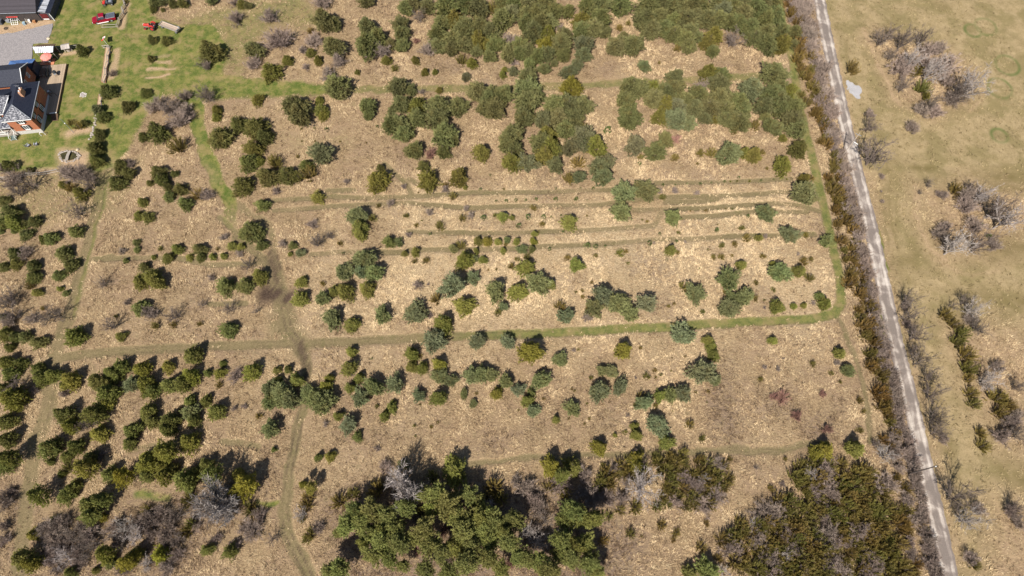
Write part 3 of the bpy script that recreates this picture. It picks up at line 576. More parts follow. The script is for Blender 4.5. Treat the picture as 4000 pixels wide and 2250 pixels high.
T(800, 0, """100,15,60,P;460,60,60,O;545,75,45,P;370,40,50,G;390,240,90,G;820,220,95,G;1470,40,105,G;2040,30,85,P;1520,300,130,P;1640,330,70,P;2050,360,100,P;2180,500,110,P;2060,620,130,P;2190,660,110,G;2340,580,65,P;
2460,320,90,P;2470,460,90,P;2490,590,85,P;930,510,140,G;1370,520,95,G;1330,390,50,J;1330,680,60,O;1430,770,60,O;1025,770,62,O;630,640,100,P;600,800,95,G;100,680,125,D;40,840,60,G;835,920,120,O;1270,850,45,G;
1240,640,50,G;1620,620,115,P;1690,770,95,G;1570,950,100,G;1920,915,32,O;2290,770,58,O;2390,855,55,J;1660,1140,135,P;1720,1170,80,P;675,1260,72,O;30,1200,90,T;150,1390,62,O;1150,1360,130,P;1440,1270,60,O;1470,1390,85,O;
2040,1350,105,P;2440,1120,105,P;2480,1330,100,P;2530,130,80,P;2350,1400,50,P""")
T(1600, 0, """40,60,90,P;230,100,85,P;120,200,80,T;450,30,105,P;480,150,125,P;560,270,110,O;420,290,100,P;740,80,120,P;880,130,110,P;1060,90,100,J;1160,60,90,P;1330,40,115,P;1500,60,115,P;1700,70,115,P;1820,150,95,P;
1280,190,100,B;1160,290,120,P;880,350,115,P;710,400,115,P;350,460,100,P;360,600,95,P;540,520,115,P;520,640,85,P;690,590,95,P;870,540,115,O;1020,430,105,P;1070,570,105,P;850,650,75,P;1010,720,75,P;640,755,78,J;780,800,62,O;
70,760,48,O;195,915,46,O;320,915,36,O;705,970,50,B;1175,945,45,O;1200,880,35,O;1305,910,58,B;1690,880,72,P;1480,200,105,P;1620,180,115,P;1450,330,105,P;1640,340,115,P;1760,300,95,P;1560,450,115,P;1730,460,95,O;
1380,590,95,P;1230,700,95,P;1380,700,85,P;1500,650,95,P;1710,590,105,Y;1720,720,95,P;1600,740,85,P;1500,810,68,P;1900,600,115,P;1930,720,75,P;1820,800,45,P;1960,480,105,P;2000,170,75,P;2150,270,105,O;2230,100,110,P;
2400,90,115,P;2400,250,115,P;2320,380,115,P;2160,400,105,P;2460,420,68,P;2170,600,110,B;2190,700,85,B;2090,830,70,B;2000,920,80,B;2015,1110,115,Y;1470,990,115,P;1480,1130,140,P;1490,1310,140,P;1620,1230,70,P;1280,520,90,G;
1310,790,50,G;1900,370,60,G;220,640,85,G;85,520,40,R;160,1160,40,G;375,1140,40,O;850,1180,115,P;990,1280,120,P;1160,1220,120,P;1080,1380,120,P;950,1400,100,P;620,1350,105,P;350,1370,130,P;20,1150,65,P;90,1350,115,O;
1830,1370,130,P;2000,1350,120,P;2170,1360,105,P""")
T(2400, 0, """60,100,115,P;60,350,55,J;170,290,38,J;40,600,115,P;240,600,115,P;110,480,55,P;370,300,130,P;420,150,130,P;560,80,125,P;700,120,115,P;820,60,120,P;960,120,120,P;1080,80,105,P;560,260,120,P;620,370,115,P;470,410,100,P;
720,300,105,P;740,450,105,P;900,300,120,P;950,430,105,P;1020,250,105,P;900,530,105,P;930,600,85,P;790,610,55,J;1040,480,70,P;1180,280,105,P;1300,80,105,P;1340,180,115,B;1290,290,105,P;1420,300,105,P;1500,100,105,P;
1600,60,115,P;1620,200,115,P;1560,340,105,P;1750,130,115,P;1880,60,115,P;1990,100,105,P;2010,230,105,P;1890,270,95,P;1700,390,105,P;1750,490,100,P;1240,470,105,O;1180,570,100,O;1220,650,70,P;1470,500,100,T;1900,440,105,P;
1920,590,105,P;2070,440,105,P;2090,580,110,O;2260,440,85,P;2250,560,65,P;370,840,68,B;560,785,26,J;750,1000,90,P;750,1120,105,P;220,1130,140,P;120,1260,110,P;480,1120,105,O;640,1160,105,P;490,1270,120,P;630,1330,115,O;
780,1340,105,B;180,1410,100,P;1180,940,115,O;1340,960,85,P;1310,1090,115,P;1120,1080,85,G;1040,1260,115,P;1170,1370,120,P;1330,1270,120,P;1370,1390,110,P;1540,1300,110,P;1600,1390,90,P;1700,1170,120,B;1990,960,125,P;
2080,1120,100,P;1950,1230,120,P;2070,1290,105,P;1880,1360,110,P;2200,1150,85,O;2180,1270,65,O;2230,1390,110,P;2080,1410,100,P;900,1200,48,J;910,1290,95,P;1000,1400,100,P;2390,290,70,J;2230,250,50,G;2250,60,90,G;2400,150,70,G;
2320,740,90,J;2370,850,80,J;2370,950,60,J;2360,1190,55,J;2420,1290,80,J;2540,1420,80,J""")
T(3200, 0, """410,850,105,J;780,490,105,T;910,420,90,T;1060,510,100,T;1290,480,95,T;1370,630,110,G;1510,640,95,G;1040,850,150,G;1150,760,110,W;1350,800,120,G;1590,830,140,G;1410,900,130,W;1600,1000,110,G;1060,1080,80,T;1310,1100,105,J;
1880,1080,150,W;1780,1180,120,T;1660,1260,90,G;1400,1300,95,T;1345,1215,48,O;1300,1400,90,G;630,1430,55,G;900,700,80,T;1680,1200,28,O;1450,1400,80,G;1230,900,90,J;60,1250,60,J""")
T(0, 450, """880,90,45,J;980,130,80,J;1070,110,50,D;1300,20,75,D;1260,250,70,D;1210,430,95,D;1210,570,95,D;950,740,120,G;1060,750,100,G;820,720,75,G;1100,840,115,T;790,880,65,O;1020,1000,100,O;880,920,70,J;955,1190,120,T;130,640,80,D;
50,670,70,G;385,700,48,D;320,830,130,T;140,820,110,G;200,960,110,T;60,1080,75,D;150,1220,115,D;50,1360,100,D;210,1370,105,O;330,1370,55,D;450,1340,85,D;1800,280,65,D;1990,230,125,D;2220,390,125,J;2270,90,130,G;2400,20,60,G;
1520,650,85,D;1620,750,85,D;1490,850,105,D;1640,620,60,G;1990,720,85,D;2050,810,95,D;2200,740,45,D;1890,850,45,D;2110,900,65,D;2125,1030,75,D;2270,930,85,D;2340,1120,95,D;2480,1000,95,J;1810,1090,65,O;1750,1275,65,O;
1860,1290,85,O""")
T(800, 450, """155,30,52,O;195,290,135,D;430,130,110,D;640,170,140,D;740,270,105,D;610,430,105,O;560,610,115,D;690,580,60,O;870,590,105,J;785,780,130,D;500,900,132,D;1040,770,110,D;1180,780,95,J;1320,730,105,J;1290,630,80,D;
1470,500,120,B;1415,1040,92,O;730,1140,90,D;40,1000,75,G;1180,30,120,P;1490,5,60,O;2060,15,65,P;2340,150,100,P;2440,120,105,P;2510,250,95,P;2570,470,65,P;2220,670,50,D;2185,845,125,O;1530,180,32,S;1210,175,18,J;1380,165,16,S;
1220,325,14,J;1385,325,16,J;1700,330,16,J;2030,345,14,J;1170,520,28,J;2170,145,24,S;1790,840,38,G;2185,1140,38,J;2340,1110,50,G;2110,1300,62,J;1910,1290,120,P;1950,1400,95,O;2530,1270,45,J;2500,900,35,G;1350,1380,60,G;
900,960,50,G""")
T(1600, 450, """90,60,100,P;350,60,130,P;410,170,65,P;430,280,145,P;530,310,80,P;420,470,85,D;260,480,75,R;70,460,95,P;185,650,65,D;240,820,120,O;620,800,102,O;700,910,32,O;460,880,50,J;450,940,55,G;545,1020,58,J;905,480,105,O;
1290,290,125,P;1230,380,105,P;1310,450,95,P;1280,590,115,O;1480,610,102,B;1450,60,115,P;1660,90,100,B;1880,80,140,P;1960,190,105,P;2080,90,110,P;2000,50,100,P;1740,240,115,O;1640,380,120,P;1750,420,125,O;1700,530,110,O;
1850,450,70,P;2000,430,92,B;2180,300,130,B;2240,370,90,B;2350,420,120,O;2200,130,52,J;2490,195,55,S;1828,645,92,B;2120,590,92,J;2130,790,80,B;2000,800,85,J;2470,600,95,B;2380,690,120,B;2430,790,110,B;1015,755,16,S;
1185,930,18,J;890,935,26,S;1840,925,18,S;2150,915,14,S;2310,920,24,S;1090,1080,20,S;1215,1080,27,S;1335,1070,27,S;1460,1070,22,S;1590,1060,27,S;1835,1060,31,S;2095,1060,36,S;2230,1070,11,S;2230,1265,16,J;1555,1170,50,J;
930,1290,42,S;1165,1280,70,O;1075,1260,33,J;1290,1290,34,O;1490,1280,42,S;1685,1280,37,S;1670,1370,43,J;1780,1280,18,S;1905,1265,19,S;1370,1390,40,S;2010,1345,95,O;660,1290,58,J;380,1390,68,J;80,1380,36,J;770,1270,50,G;
110,975,14,J;150,1325,14,J;250,1230,45,G;720,1180,40,G""")
T(2400, 450, """180,80,130,P;560,40,105,O;800,70,130,B;910,110,95,B;1130,50,75,P;1265,60,55,O;1400,60,95,P;1540,90,115,P;1510,200,60,J;1690,130,45,J;1770,130,75,J;1890,30,55,P;1930,140,80,P;2040,180,85,P;2230,100,140,P;2280,210,105,P;
2120,290,48,O;630,330,85,P;510,495,108,P;260,415,112,B;330,530,45,J;315,610,30,S;760,310,70,R;760,540,55,J;1080,480,62,J;1220,480,75,J;1045,610,26,J;1420,520,130,B;1490,470,90,B;1630,480,65,O;1750,500,100,O;1860,470,45,J;
2115,630,102,O;2320,440,105,D;2385,810,72,O;2470,790,50,J;2380,1020,140,P;1900,1245,92,P;740,1300,88,P;385,960,112,P;130,1000,120,L;90,1220,108,L;1290,1440,28,S;1600,1420,42,J;1680,1270,26,S;1150,1200,24,J;610,1030,42,J;
410,1340,22,J;350,1315,16,J;610,880,24,S;765,880,17,S;915,865,17,S;1080,865,24,S;1220,850,14,S;1385,835,21,S;1460,835,17,J;1545,830,17,J;1565,785,22,S;1700,830,19,J;1845,820,14,S;2005,810,14,S;2170,805,14,J;1920,670,24,J;
1485,1180,17,J;1400,1175,14,J;955,1205,14,J;1300,1185,11,S;1300,1375,12,J;1030,980,35,G;570,960,40,G;750,950,40,G""")
T(3200, 450, """60,80,80,J;120,180,75,J;20,330,60,J;110,780,68,J;170,860,95,J;190,950,95,J;230,1070,100,J;220,1190,80,J;320,1280,65,J;240,1380,75,J;690,500,190,T;640,130,100,T;1385,860,45,T;1270,970,26,T;1500,990,40,G;1560,1010,60,G;
1740,940,100,J;1905,890,55,T;1890,1040,130,G;1850,1150,110,G;2050,1000,105,W;2240,1180,140,T;2340,1310,160,W;1950,1390,100,G;1560,1430,85,G;785,775,36,G;2035,1380,28,S;780,960,16,G;790,1090,24,G""")
T(0, 900, """20,20,38,D;180,10,45,D;320,60,80,D;540,115,55,O;640,110,100,D;820,300,105,D;180,290,80,D;330,290,75,G;215,430,75,O;60,460,75,D;430,450,95,D;430,590,100,D;890,450,92,D;750,570,80,D;370,700,65,J;480,780,65,O;760,735,42,O;
830,800,48,D;540,980,40,J;965,20,95,D;100,830,100,T;60,930,100,T;140,1060,110,T;120,1150,90,G;400,1120,70,G;560,1100,95,T;700,1060,115,T;90,1310,95,O;180,1350,85,D;330,1340,85,D;30,1100,60,D;500,1410,90,D;960,1340,140,O;
1720,155,52,D;1720,250,45,D;1590,385,40,D;1940,340,35,O;2010,230,36,J;2120,350,75,O;2230,235,78,O;1820,460,72,D;1770,650,105,O;1900,600,125,O;1990,660,110,O;1770,990,100,D;1870,1060,90,G;2160,1070,85,T;2180,1190,52,J;
1940,1200,62,J;1390,1200,90,T;1525,1340,78,O;2390,340,52,O;2520,240,92,D;2510,1180,42,J;1280,660,65,T;2540,930,60,T;1540,260,40,G;1600,900,45,G;2530,340,70,D;1460,1080,30,J""")
T(800, 900, """590,20,150,D;510,60,90,D;690,40,80,D;720,190,78,D;340,200,62,O;465,215,55,O;155,235,28,J;100,330,48,O;240,320,48,O;1110,190,58,D;1080,295,36,O;1205,285,57,B;1700,165,45,J;1740,290,24,S;2320,140,70,D;2440,160,52,P;
2515,290,42,O;2560,60,36,G;1960,60,78,O;2010,370,125,P;1970,540,75,B;2130,540,105,P;1750,530,115,P;2050,745,92,O;1770,760,120,O;1630,770,75,O;1480,860,95,P;1215,655,90,O;1205,865,112,O;270,705,120,D;515,690,108,D;720,580,108,O;
305,1255,118,D;300,980,80,T;645,1010,50,T;1620,1120,120,P;1845,1210,100,O;2230,1080,100,P;530,430,80,T;1480,670,40,J;980,180,55,G;1400,150,90,T;1570,70,55,T;440,300,45,G;240,100,50,G;90,600,45,G;1890,1120,50,G""")
T(1600, 900, """70,275,54,O;65,385,36,J;200,385,50,J;260,50,24,S;550,240,55,P;640,190,68,J;680,380,118,O;815,370,45,P;860,140,64,O;970,140,60,Y;1105,150,45,O;1230,130,40,P;1205,175,32,J;1345,145,47,O;1560,135,46,Y;1570,45,36,O;
1620,20,22,J;1410,245,56,P;1540,240,45,D;1757,240,30,S;1180,252,40,O;838,260,36,O;925,375,50,O;1280,455,52,J;1355,365,38,J;1480,330,60,J;1465,470,105,O;1985,350,52,J;2095,440,92,O;2340,320,34,J;2238,195,43,S;2340,205,34,S;
2460,200,20,S;2290,655,26,J;545,720,138,B;798,600,78,B;330,865,92,J;80,1060,118,B;425,1180,122,O;695,940,122,O;1090,785,118,P;1365,770,115,O;1620,680,120,P;1780,680,62,O;1180,960,55,B;1115,1040,55,J;1885,960,80,J;
1970,1085,102,B;2420,830,112,B;2320,980,95,P;2240,980,45,J;2180,840,32,J;2170,760,28,J;2090,780,24,J;2230,1090,52,G;990,495,20,J;1090,490,20,J;260,1080,36,G;230,680,18,G;1930,20,20,S;420,625,18,J;300,1410,130,B;
845,1410,92,B;1230,1400,84,B;110,700,60,G""")
T(2400, 900, """50,930,120,P;190,1050,102,P;400,940,98,B;702,250,70,O;440,165,38,S;495,160,18,G;780,140,26,S;890,145,18,G;570,45,24,S;1285,12,28,S;810,30,26,J;60,280,62,J;145,270,32,J;795,280,36,J;655,370,18,S;170,410,26,J;
1352,195,46,J;1520,175,45,J;1660,95,60,J;1810,100,48,O;1900,75,28,G;2200,60,95,B;1250,340,42,J;1340,335,50,J;1480,320,26,J;1588,435,68,O;1870,320,42,J;1780,660,38,J;2000,745,35,J;1430,640,130,P;1390,780,42,J;
1640,850,105,P;1490,850,65,P;1430,1000,112,P;1780,860,48,J;1885,875,20,J;1888,970,18,G;1975,870,18,J;2038,970,92,O;2255,955,40,O;2380,945,40,O;2500,920,32,G;2380,390,65,J;2475,365,35,J;2310,530,82,O;2455,600,66,J;
1990,420,45,O;2060,545,115,P;2415,65,45,J;865,710,65,J;1005,800,115,P;680,955,28,J;750,925,24,J;1110,1030,36,J;850,1320,135,B;1180,1400,72,O;1992,1385,58,O;1180,240,16,J;1068,480,12,S;2310,300,24,G;2540,870,20,G""")
T(3200, 900, """80,150,76,P;10,840,55,D;65,930,86,O;280,120,85,J;440,160,42,J;310,250,58,J;330,370,62,J;410,540,105,J;400,660,100,J;500,1000,72,J;520,1100,80,J;560,1200,100,J;590,1330,90,J;1700,200,140,W;1620,130,85,T;2040,180,120,T;
2200,200,80,G;1500,40,80,G;1120,880,95,T;1150,1060,105,T;1240,1310,120,T;1850,890,80,T;1695,950,50,T;1960,990,115,W;1900,1130,80,G;2010,1220,95,T;1600,1050,95,J;1700,1180,95,J;1820,1300,100,J;1740,1400,95,J;2130,80,40,S;
1080,960,60,G;1100,1180,60,G""")
T(0, 1350, """100,230,95,D;260,230,85,D;155,360,100,D;500,300,100,D;560,420,105,D;680,390,100,D;900,440,125,O;800,500,55,D;60,560,100,D;180,690,150,O;110,950,115,D;110,1200,110,D;120,1400,115,D;820,880,125,D;890,1020,110,O;
1200,870,140,D;1250,1110,105,O;650,1290,120,D;970,1270,105,D;850,1400,70,D;1540,270,112,D;1440,370,105,D;1290,470,125,D;1370,610,130,D;1340,740,90,O;1790,300,115,O;1660,490,90,B;1850,500,120,O;1920,570,100,D;2130,260,80,O;
2140,500,105,D;2300,490,110,D;2430,130,125,D;2430,380,110,O;1870,850,105,D;1920,960,85,D;2150,950,125,D;2130,1070,95,D;1670,1080,115,D;1640,1240,92,D;2400,860,100,P;2450,950,95,D;2380,1220,120,O;2100,1330,140,O;
1850,1430,100,O;1160,1420,100,D;1100,1000,95,T;200,520,95,T;820,600,60,G;1250,1380,70,G;2270,810,52,J;450,560,55,G;2390,690,80,D;120,30,70,D""")
T(800, 1350, """40,345,55,D;190,345,78,O;225,225,46,D;170,490,50,J;615,330,115,O;910,310,58,D;1050,305,58,D;1150,430,100,D;840,560,110,P;960,620,140,P;1080,690,120,P;830,700,105,P;930,430,60,D;1290,610,92,P;1470,730,150,P;1380,670,110,P;
1560,660,110,P;1530,510,82,O;1560,420,66,O;1680,890,66,O;1810,1000,112,B;1925,1145,66,D;1965,655,95,B;2125,535,108,P;1940,410,66,O;1830,530,76,O;1830,290,98,O;1840,80,70,O;2400,495,102,B;2350,770,72,O;2260,890,68,O;
150,830,110,D;20,700,75,D;845,1040,108,P;680,880,52,J;870,1310,36,D;1430,1405,55,D;1580,1390,72,O;2165,765,32,J;390,380,80,G;1520,990,42,G;2170,1300,40,G;380,790,40,G;500,770,36,G;2100,165,18,S;1850,350,35,G""")
T(1600, 1350, """30,110,85,O;20,270,70,O;150,285,72,O;375,235,90,Y;390,390,85,P;530,440,78,P;380,660,98,O;115,630,82,B;790,375,95,P;900,365,100,P;1005,380,85,P;680,610,52,P;805,730,48,P;1210,460,78,P;1090,600,68,Y;1370,560,80,B;
1525,590,52,D;1480,700,75,O;1550,820,70,B;1650,450,108,P;1520,90,138,Y;1885,190,88,P;2042,790,86,P;1840,920,52,O;2370,570,118,B;2420,320,55,P;2550,330,75,P;2385,1290,106,Y;2280,410,36,J;1690,670,26,J;2040,545,22,J;
2075,570,20,J;1370,815,18,J;2000,920,20,J;2265,920,22,J;2200,985,18,J;60,1010,28,J;70,1140,20,J;270,1020,30,J;350,970,22,J;2120,50,26,J;2060,60,26,G;840,600,28,J;130,745,20,J;2230,730,20,J;130,130,40,J""")
T(2400, 1350, """120,60,106,Y;1210,20,70,O;1250,120,72,O;1105,340,138,B;1245,440,72,P;70,530,95,B;860,610,95,B;700,620,85,P;570,630,72,O;370,720,100,B;330,650,80,J;280,760,50,J;520,760,42,J;540,1000,122,B;250,1010,48,O;275,1130,68,O;
130,1090,36,J;660,1210,98,O;5,1130,28,O;950,1000,70,J;1100,1170,52,J;410,380,50,J;510,320,36,J;520,400,22,J;590,370,24,J;905,320,32,J;1840,430,42,J;890,140,22,J;330,30,28,J;1890,270,30,G;2060,290,32,G;2500,230,48,J;
1180,580,30,J;1020,590,24,J;2110,660,75,R;2000,640,45,R;2290,880,62,R;520,1390,75,J;700,1410,82,J;860,1370,90,J;280,1420,95,Y;1090,1430,62,J;1450,1430,42,J;2530,1360,90,Y;2150,1430,32,J;725,155,12,J;715,320,16,J;
1165,710,12,J;910,780,10,J;2125,160,16,G;730,825,14,J;260,405,20,G;170,880,24,G""")
T(3200, 1350, """250,95,72,O;355,310,78,P;510,690,48,J;560,830,36,J;510,1070,50,J;150,350,34,J;265,460,28,J;60,1320,105,Y;420,1290,118,O;40,610,42,R;100,1060,60,R;640,110,90,J;660,260,98,J;760,600,115,J;800,780,105,J;860,870,68,J;
820,1180,70,J;900,1270,72,J;820,1370,110,W;1290,180,120,T;1400,400,105,T;1440,610,115,T;1490,900,120,T;1490,1080,100,T;1200,60,80,T;1870,110,130,J;1900,280,120,J;1900,420,80,J;1920,600,95,J;1950,740,90,J;2250,670,130,J;
2280,840,110,J;2030,1100,85,J;2060,1260,95,J;2140,440,115,W;2230,270,85,G;2400,1000,120,G;2300,1150,115,G;2480,1120,95,T;2500,520,70,T;2400,750,90,J;2500,900,85,G;220,210,40,G;1560,1180,60,G;700,1240,60,T""")
T(0, 1800, """80,60,95,D;640,20,50,D;830,110,85,J;780,170,48,D;1090,90,130,O;1400,170,105,D;1560,200,120,Y;1850,60,115,O;1860,190,100,D;2050,70,105,O;2080,200,110,O;2180,120,90,D;2330,240,130,D;2460,150,105,D;2380,340,85,D;520,440,125,D;
930,340,90,D;850,430,100,D;1170,560,140,D;1290,490,110,D;1150,690,120,D;1290,720,60,Y;430,930,85,O;330,1210,130,D;400,1290,110,O;490,1250,75,D;1330,1180,130,O;1400,1280,80,P;1630,1260,120,Y;2030,1180,108,Y;1730,1150,90,D;
890,1400,80,D;1200,1380,50,D;2370,500,95,J;2330,900,95,J;2400,790,85,J;1830,620,80,J;620,870,115,G;790,800,110,G;700,960,110,G;900,900,110,T;1050,880,115,G;850,1040,110,G;1000,1000,100,T;1150,940,110,G;700,1130,115,G;
820,1210,120,W;640,1260,95,G;970,1150,110,G;1100,1110,110,T;1440,860,110,G;1600,850,120,W;1760,820,110,G;1900,750,115,G;2050,700,110,G;2190,690,115,T;1500,980,105,T;1700,950,110,W;1900,920,95,G;2100,850,115,G;2240,1010,105,G;
2050,1000,90,G;1830,1300,95,W;1550,1390,95,G;2100,1330,100,G;2230,1190,80,G;60,500,105,G;140,400,60,G;80,820,75,G;60,1000,75,G;690,740,60,J;2480,820,60,G;1020,1290,80,G;720,1380,70,G""")
T(800, 1800, """90,180,120,D;510,310,145,Y;30,60,95,D;430,180,90,O;120,540,215,V;200,640,150,V;220,330,85,W;60,680,120,T;540,620,95,J;600,600,75,J;1230,300,52,O;1340,340,68,O;1210,270,40,D;1290,470,90,J;1270,570,95,J;1310,920,95,J;
1280,990,65,J;1690,510,105,J;1850,430,95,J;2150,360,120,J;2230,320,70,J;1890,620,120,P;1780,820,120,P;1960,760,115,P;2100,640,120,P;2060,890,120,P;2290,690,120,P;2400,850,125,P;2230,880,110,O;2210,1030,125,P;2450,1030,120,P;
2120,1180,110,P;2330,1200,115,P;1700,1340,115,P;1590,1400,100,P;2520,600,105,P;2500,1320,80,P;40,1120,80,D;330,1140,95,D;400,1060,60,G;600,870,110,G;850,980,75,T;150,970,70,G;700,700,85,G;500,860,70,G;2480,60,60,D;
1430,840,80,G;1210,680,80,W;1210,730,60,J;2270,90,80,G;1700,900,70,P;2000,1040,95,O""")
T(1600, 1800, """-40,330,225,V;560,130,150,O;330,420,110,P;470,560,115,P;600,680,115,P;300,600,110,O;190,850,120,P;50,980,100,P;260,1050,125,P;590,470,85,P;750,440,90,P;850,500,82,P;740,760,120,P;880,700,105,O;980,640,85,P;1080,790,120,P;
1290,760,115,P;1190,890,115,O;900,880,125,P;680,900,120,P;1010,1000,120,P;1240,1040,120,P;800,1100,120,P;560,1080,120,O;400,1180,100,P;1000,1240,115,P;700,1290,120,P;1380,1200,105,P;1510,1260,100,P;200,1380,100,P;
500,1400,100,P;1150,1370,100,P;1780,1390,130,P;1650,1280,115,P;2050,620,120,P;1960,740,110,P;2320,720,115,O;2160,720,100,P;1970,860,100,W;1930,1020,120,P;2080,1080,115,O;2220,1040,115,P;2030,1230,115,P;2260,1290,115,P;
1880,1180,100,P;2350,1400,90,P;1780,80,130,Y;2040,90,115,O;1920,180,90,O;2500,160,105,J;290,190,95,J;1050,330,130,J;990,440,105,J;1150,470,95,J;1890,310,120,G;1750,340,95,J;1950,420,90,J;2500,700,65,J;1480,340,125,G;
1560,480,115,G;1640,620,115,G;1700,760,110,T;1600,900,105,G;1490,900,105,W;1620,1030,95,W;2200,180,90,G;2300,470,110,G;2180,380,80,G;420,880,65,R;1000,560,85,W;430,1270,75,G;1340,250,70,G;60,720,60,G;110,1120,70,R;
1250,1300,65,R;150,420,105,P;140,640,80,J;2440,1000,70,J""")
T(2400, 1800, """270,60,105,Y;330,360,200,W;100,480,100,G;260,580,100,J;70,620,70,J;150,300,90,T;205,925,70,J;590,810,68,J;780,900,65,J;740,1000,42,J;1160,790,48,J;1090,1080,75,J;1980,350,52,J;340,950,22,J;880,590,50,J;1690,650,45,T;
1300,1230,62,J;1150,1390,120,P;930,1420,85,P;1370,1390,75,W;1740,780,68,W;2480,150,90,W;2150,1180,72,W;1130,220,60,W;1600,1190,55,G;990,490,45,G;2330,780,60,J;2400,960,55,G;1850,740,60,J;825,720,12,S;2110,290,36,G;
1790,90,35,T;2380,1380,60,G""")
def fill(poly, step, rr, codes, seed):
    """individual plants of a dense thicket, spread evenly inside a polygon given in photo pixels"""
    r = random.Random(seed); xs = [p[0] for p in poly]; ys = [p[1] for p in poly]; pts = []
    y = min(ys); row = 0
    while y < max(ys):
        x = min(xs) + (row % 2) * step / 2
        while x < max(xs):
            qx, qy = x + r.uniform(-.33, .33) * step, y + r.uniform(-.33, .33) * step; c = False; n = len(poly)
            for i in range(n):
                (x1, y1), (x2, y2) = poly[i], poly[i - 1]
                if (y1 > qy) != (y2 > qy) and qx < (x2 - x1) * (qy - y1) / (y2 - y1) + x1: c = not c
            if c: PL.append((qx, qy, rr * r.uniform(.72, 1.2), r.choice(codes)))
            x += step
        y += step * .86; row += 1
fill([(2330, 1800), (2480, 1790), (2540, 1800), (2540, 1870), (2420, 1880), (2400, 1960), (2330, 1950)], 42, 28, 'JJJG', 6)
fill([(2560, 1800), (2700, 1780), (2860, 1800), (2865, 1930), (2760, 1985), (2560, 1990), (2600, 1900)], 37, 30, 'JJJJJJG', 7)
fill([(2815, 2110), (2880, 2040), (2960, 2060), (2960, 1990), (3110, 1930), (3060, 1830), (3180, 1790), (3330, 1790), (3440, 1850), (3500, 1960), (3540, 2120), (3550, 2290), (2960, 2290), (2860, 2220)], 42, 34, 'JJJJJJJJG', 8)
_r = random.Random(45)
for _y in range(-10, 1720, 34): PL.append((interp(HEDGE, _y) + _r.uniform(-14, 16), _y + _r.uniform(-10, 10), _r.uniform(20, 31), 'J'))
# the leafless bushes on the lane side of the hedgerow
_r = random.Random(44)
for _y in range(-20, 2290, 30):
    for _k in (0, 1):
        _x = interp(HEDGE, _y) + 28 + _k * 30 + _r.uniform(-12, 12) + (14 if _y > 1300 else 0)
        if _x < interp(ROAD, _y) - 38: PL.append((_x, _y + _r.uniform(-12, 12), _r.uniform(22, 32), 'G'))
for _y in range(1700, 2280, 42): PL.append((interp(HEDGE, _y) + _r.uniform(-30, 5), _y, _r.uniform(22, 30), _r.choice('JG')))
for _x, _y in ((3500, 1990), (3530, 2030), (3545, 2060), (3560, 2230), (3820, 1990), (3790, 2180), (3810, 2210), (3950, 2000), (3975, 2040)): PL.append((_x, _y, 26, 'G' if _x > 3560 and _y < 2200 else 'J'))
PL += [(3745, 1940, 52, 'T'), (3790, 2030, 42, 'W'), (3965, 1990, 30, 'T'), (3560, 500, 26, 'G')]
# ------------------------------------------------------------------ labels that single out one plant
ORD = ['first', 'second', 'third', 'fourth', 'fifth', 'sixth', 'seventh', 'eighth', 'ninth', 'tenth']
def zone(x, y, c):
    rx = interp(ROAD, y)
    if x > rx:
        if y < 520: return 'bare thicket right of the lane' if x > 3400 else 'verge right of upper lane'
        if y < 760: return 'verge beside the big roadside tree'
        if y < 1120: return 'right edge thicket below field rings'
        return ('verge right of lower lane' if x < rx + 190 else 'cedar belt at the right edge')
    if x > rx - 165 and c in 'JGTRW' and x > interp(HEDGE, y) - 55:
        return ('upper' if y < 750 else 'middle' if y < 1500 else 'lower') + ' hedgerow left of the lane'
    if y < 345:
        if x < 780: return 'green lawn around the yard'
        if x < 1400: return 'scrub between lawn and pine grove'
        return 'left block of top pine grove' if x < 2420 else 'right block of top pine grove'
    if y < 700:
        if x < 430: return 'yard edge below the brick house'
        if x < 830: return 'strip between the two grass tracks'
        if x < 1450: return 'clump left of the middle groves'
        return 'middle groves under top grass strip' if x < 2400 else 'right grove under top grass strip'
    if y < 925 and x > 1040: return 'furrowed ground below middle groves'
    if y < 1360:
        if x < 330: return 'slope left of the leftmost track'
        if x < 1070: return 'left meadow above the long track'
        return 'main meadow above the long track'
    if y < 1800:
        if x < 1190: return 'spruces left of the rutted path'
        return 'lower meadow under the long track'
    if x < 1110: return 'tangled thicket at bottom left'
    if x < 2450: return 'pine wood on the bottom edge'
    return 'cedar thicket at bottom right'
def size_word(r): return 'tiny' if r < 9 else 'small' if r < 18 else 'medium' if r < 31 else 'large'
def label_set(items, base, zn, where=()):
    """items: (x, y, index); splits a set of look-alikes until ordinals are short"""
    n = len(items)
    if n <= 7 or len(where) >= 2:
        items.sort(); pos = (' '.join(where) + ' of ') if where else ''
        for k, it in enumerate(items):
            if n == 1: s_ = f'only {base}, {pos}{zn}'
            elif k < 10: s_ = f'{base}, {ORD[k]} from left, {pos}{zn}'
            else: s_ = f'{base}, {ORD[min(9, n - 1 - k)]} from right, {pos}{zn}'
            LAB[it[2]] = s_
        return
    xs = [i[0] for i in items]; ys = [i[1] for i in items]
    ax = 1 if ('upper' not in where and 'lower' not in where) and (max(ys) - min(ys) > .35 * (max(xs) - min(xs)) or 'left' in where or 'right' in where) else 0
    items.sort(key=lambda i: i[ax]); h = n // 2; nm = ('upper', 'lower') if ax else ('left', 'right')
    for part_, w_ in ((items[:h], nm[0]), (items[h:], nm[1])):
        nw = tuple(sorted(where + (w_,), key=lambda q: q in ('left', 'right'))); label_set(part_, base, zn, nw)
PL = [p for p in PL if -60 < p[0] < 4060 and -50 < p[1] < 2300]
LAB = {}; sets = {}
for i, (x, y, r, c) in enumerate(PL):
    k = KIND[c]
    if c == 'J' and r < 16.5: k = k[:2] + ('brown', 'juniper')
    sets.setdefault((size_word(r), k[2], k[3], zone(x, y, c)), []).append((x, y, i))
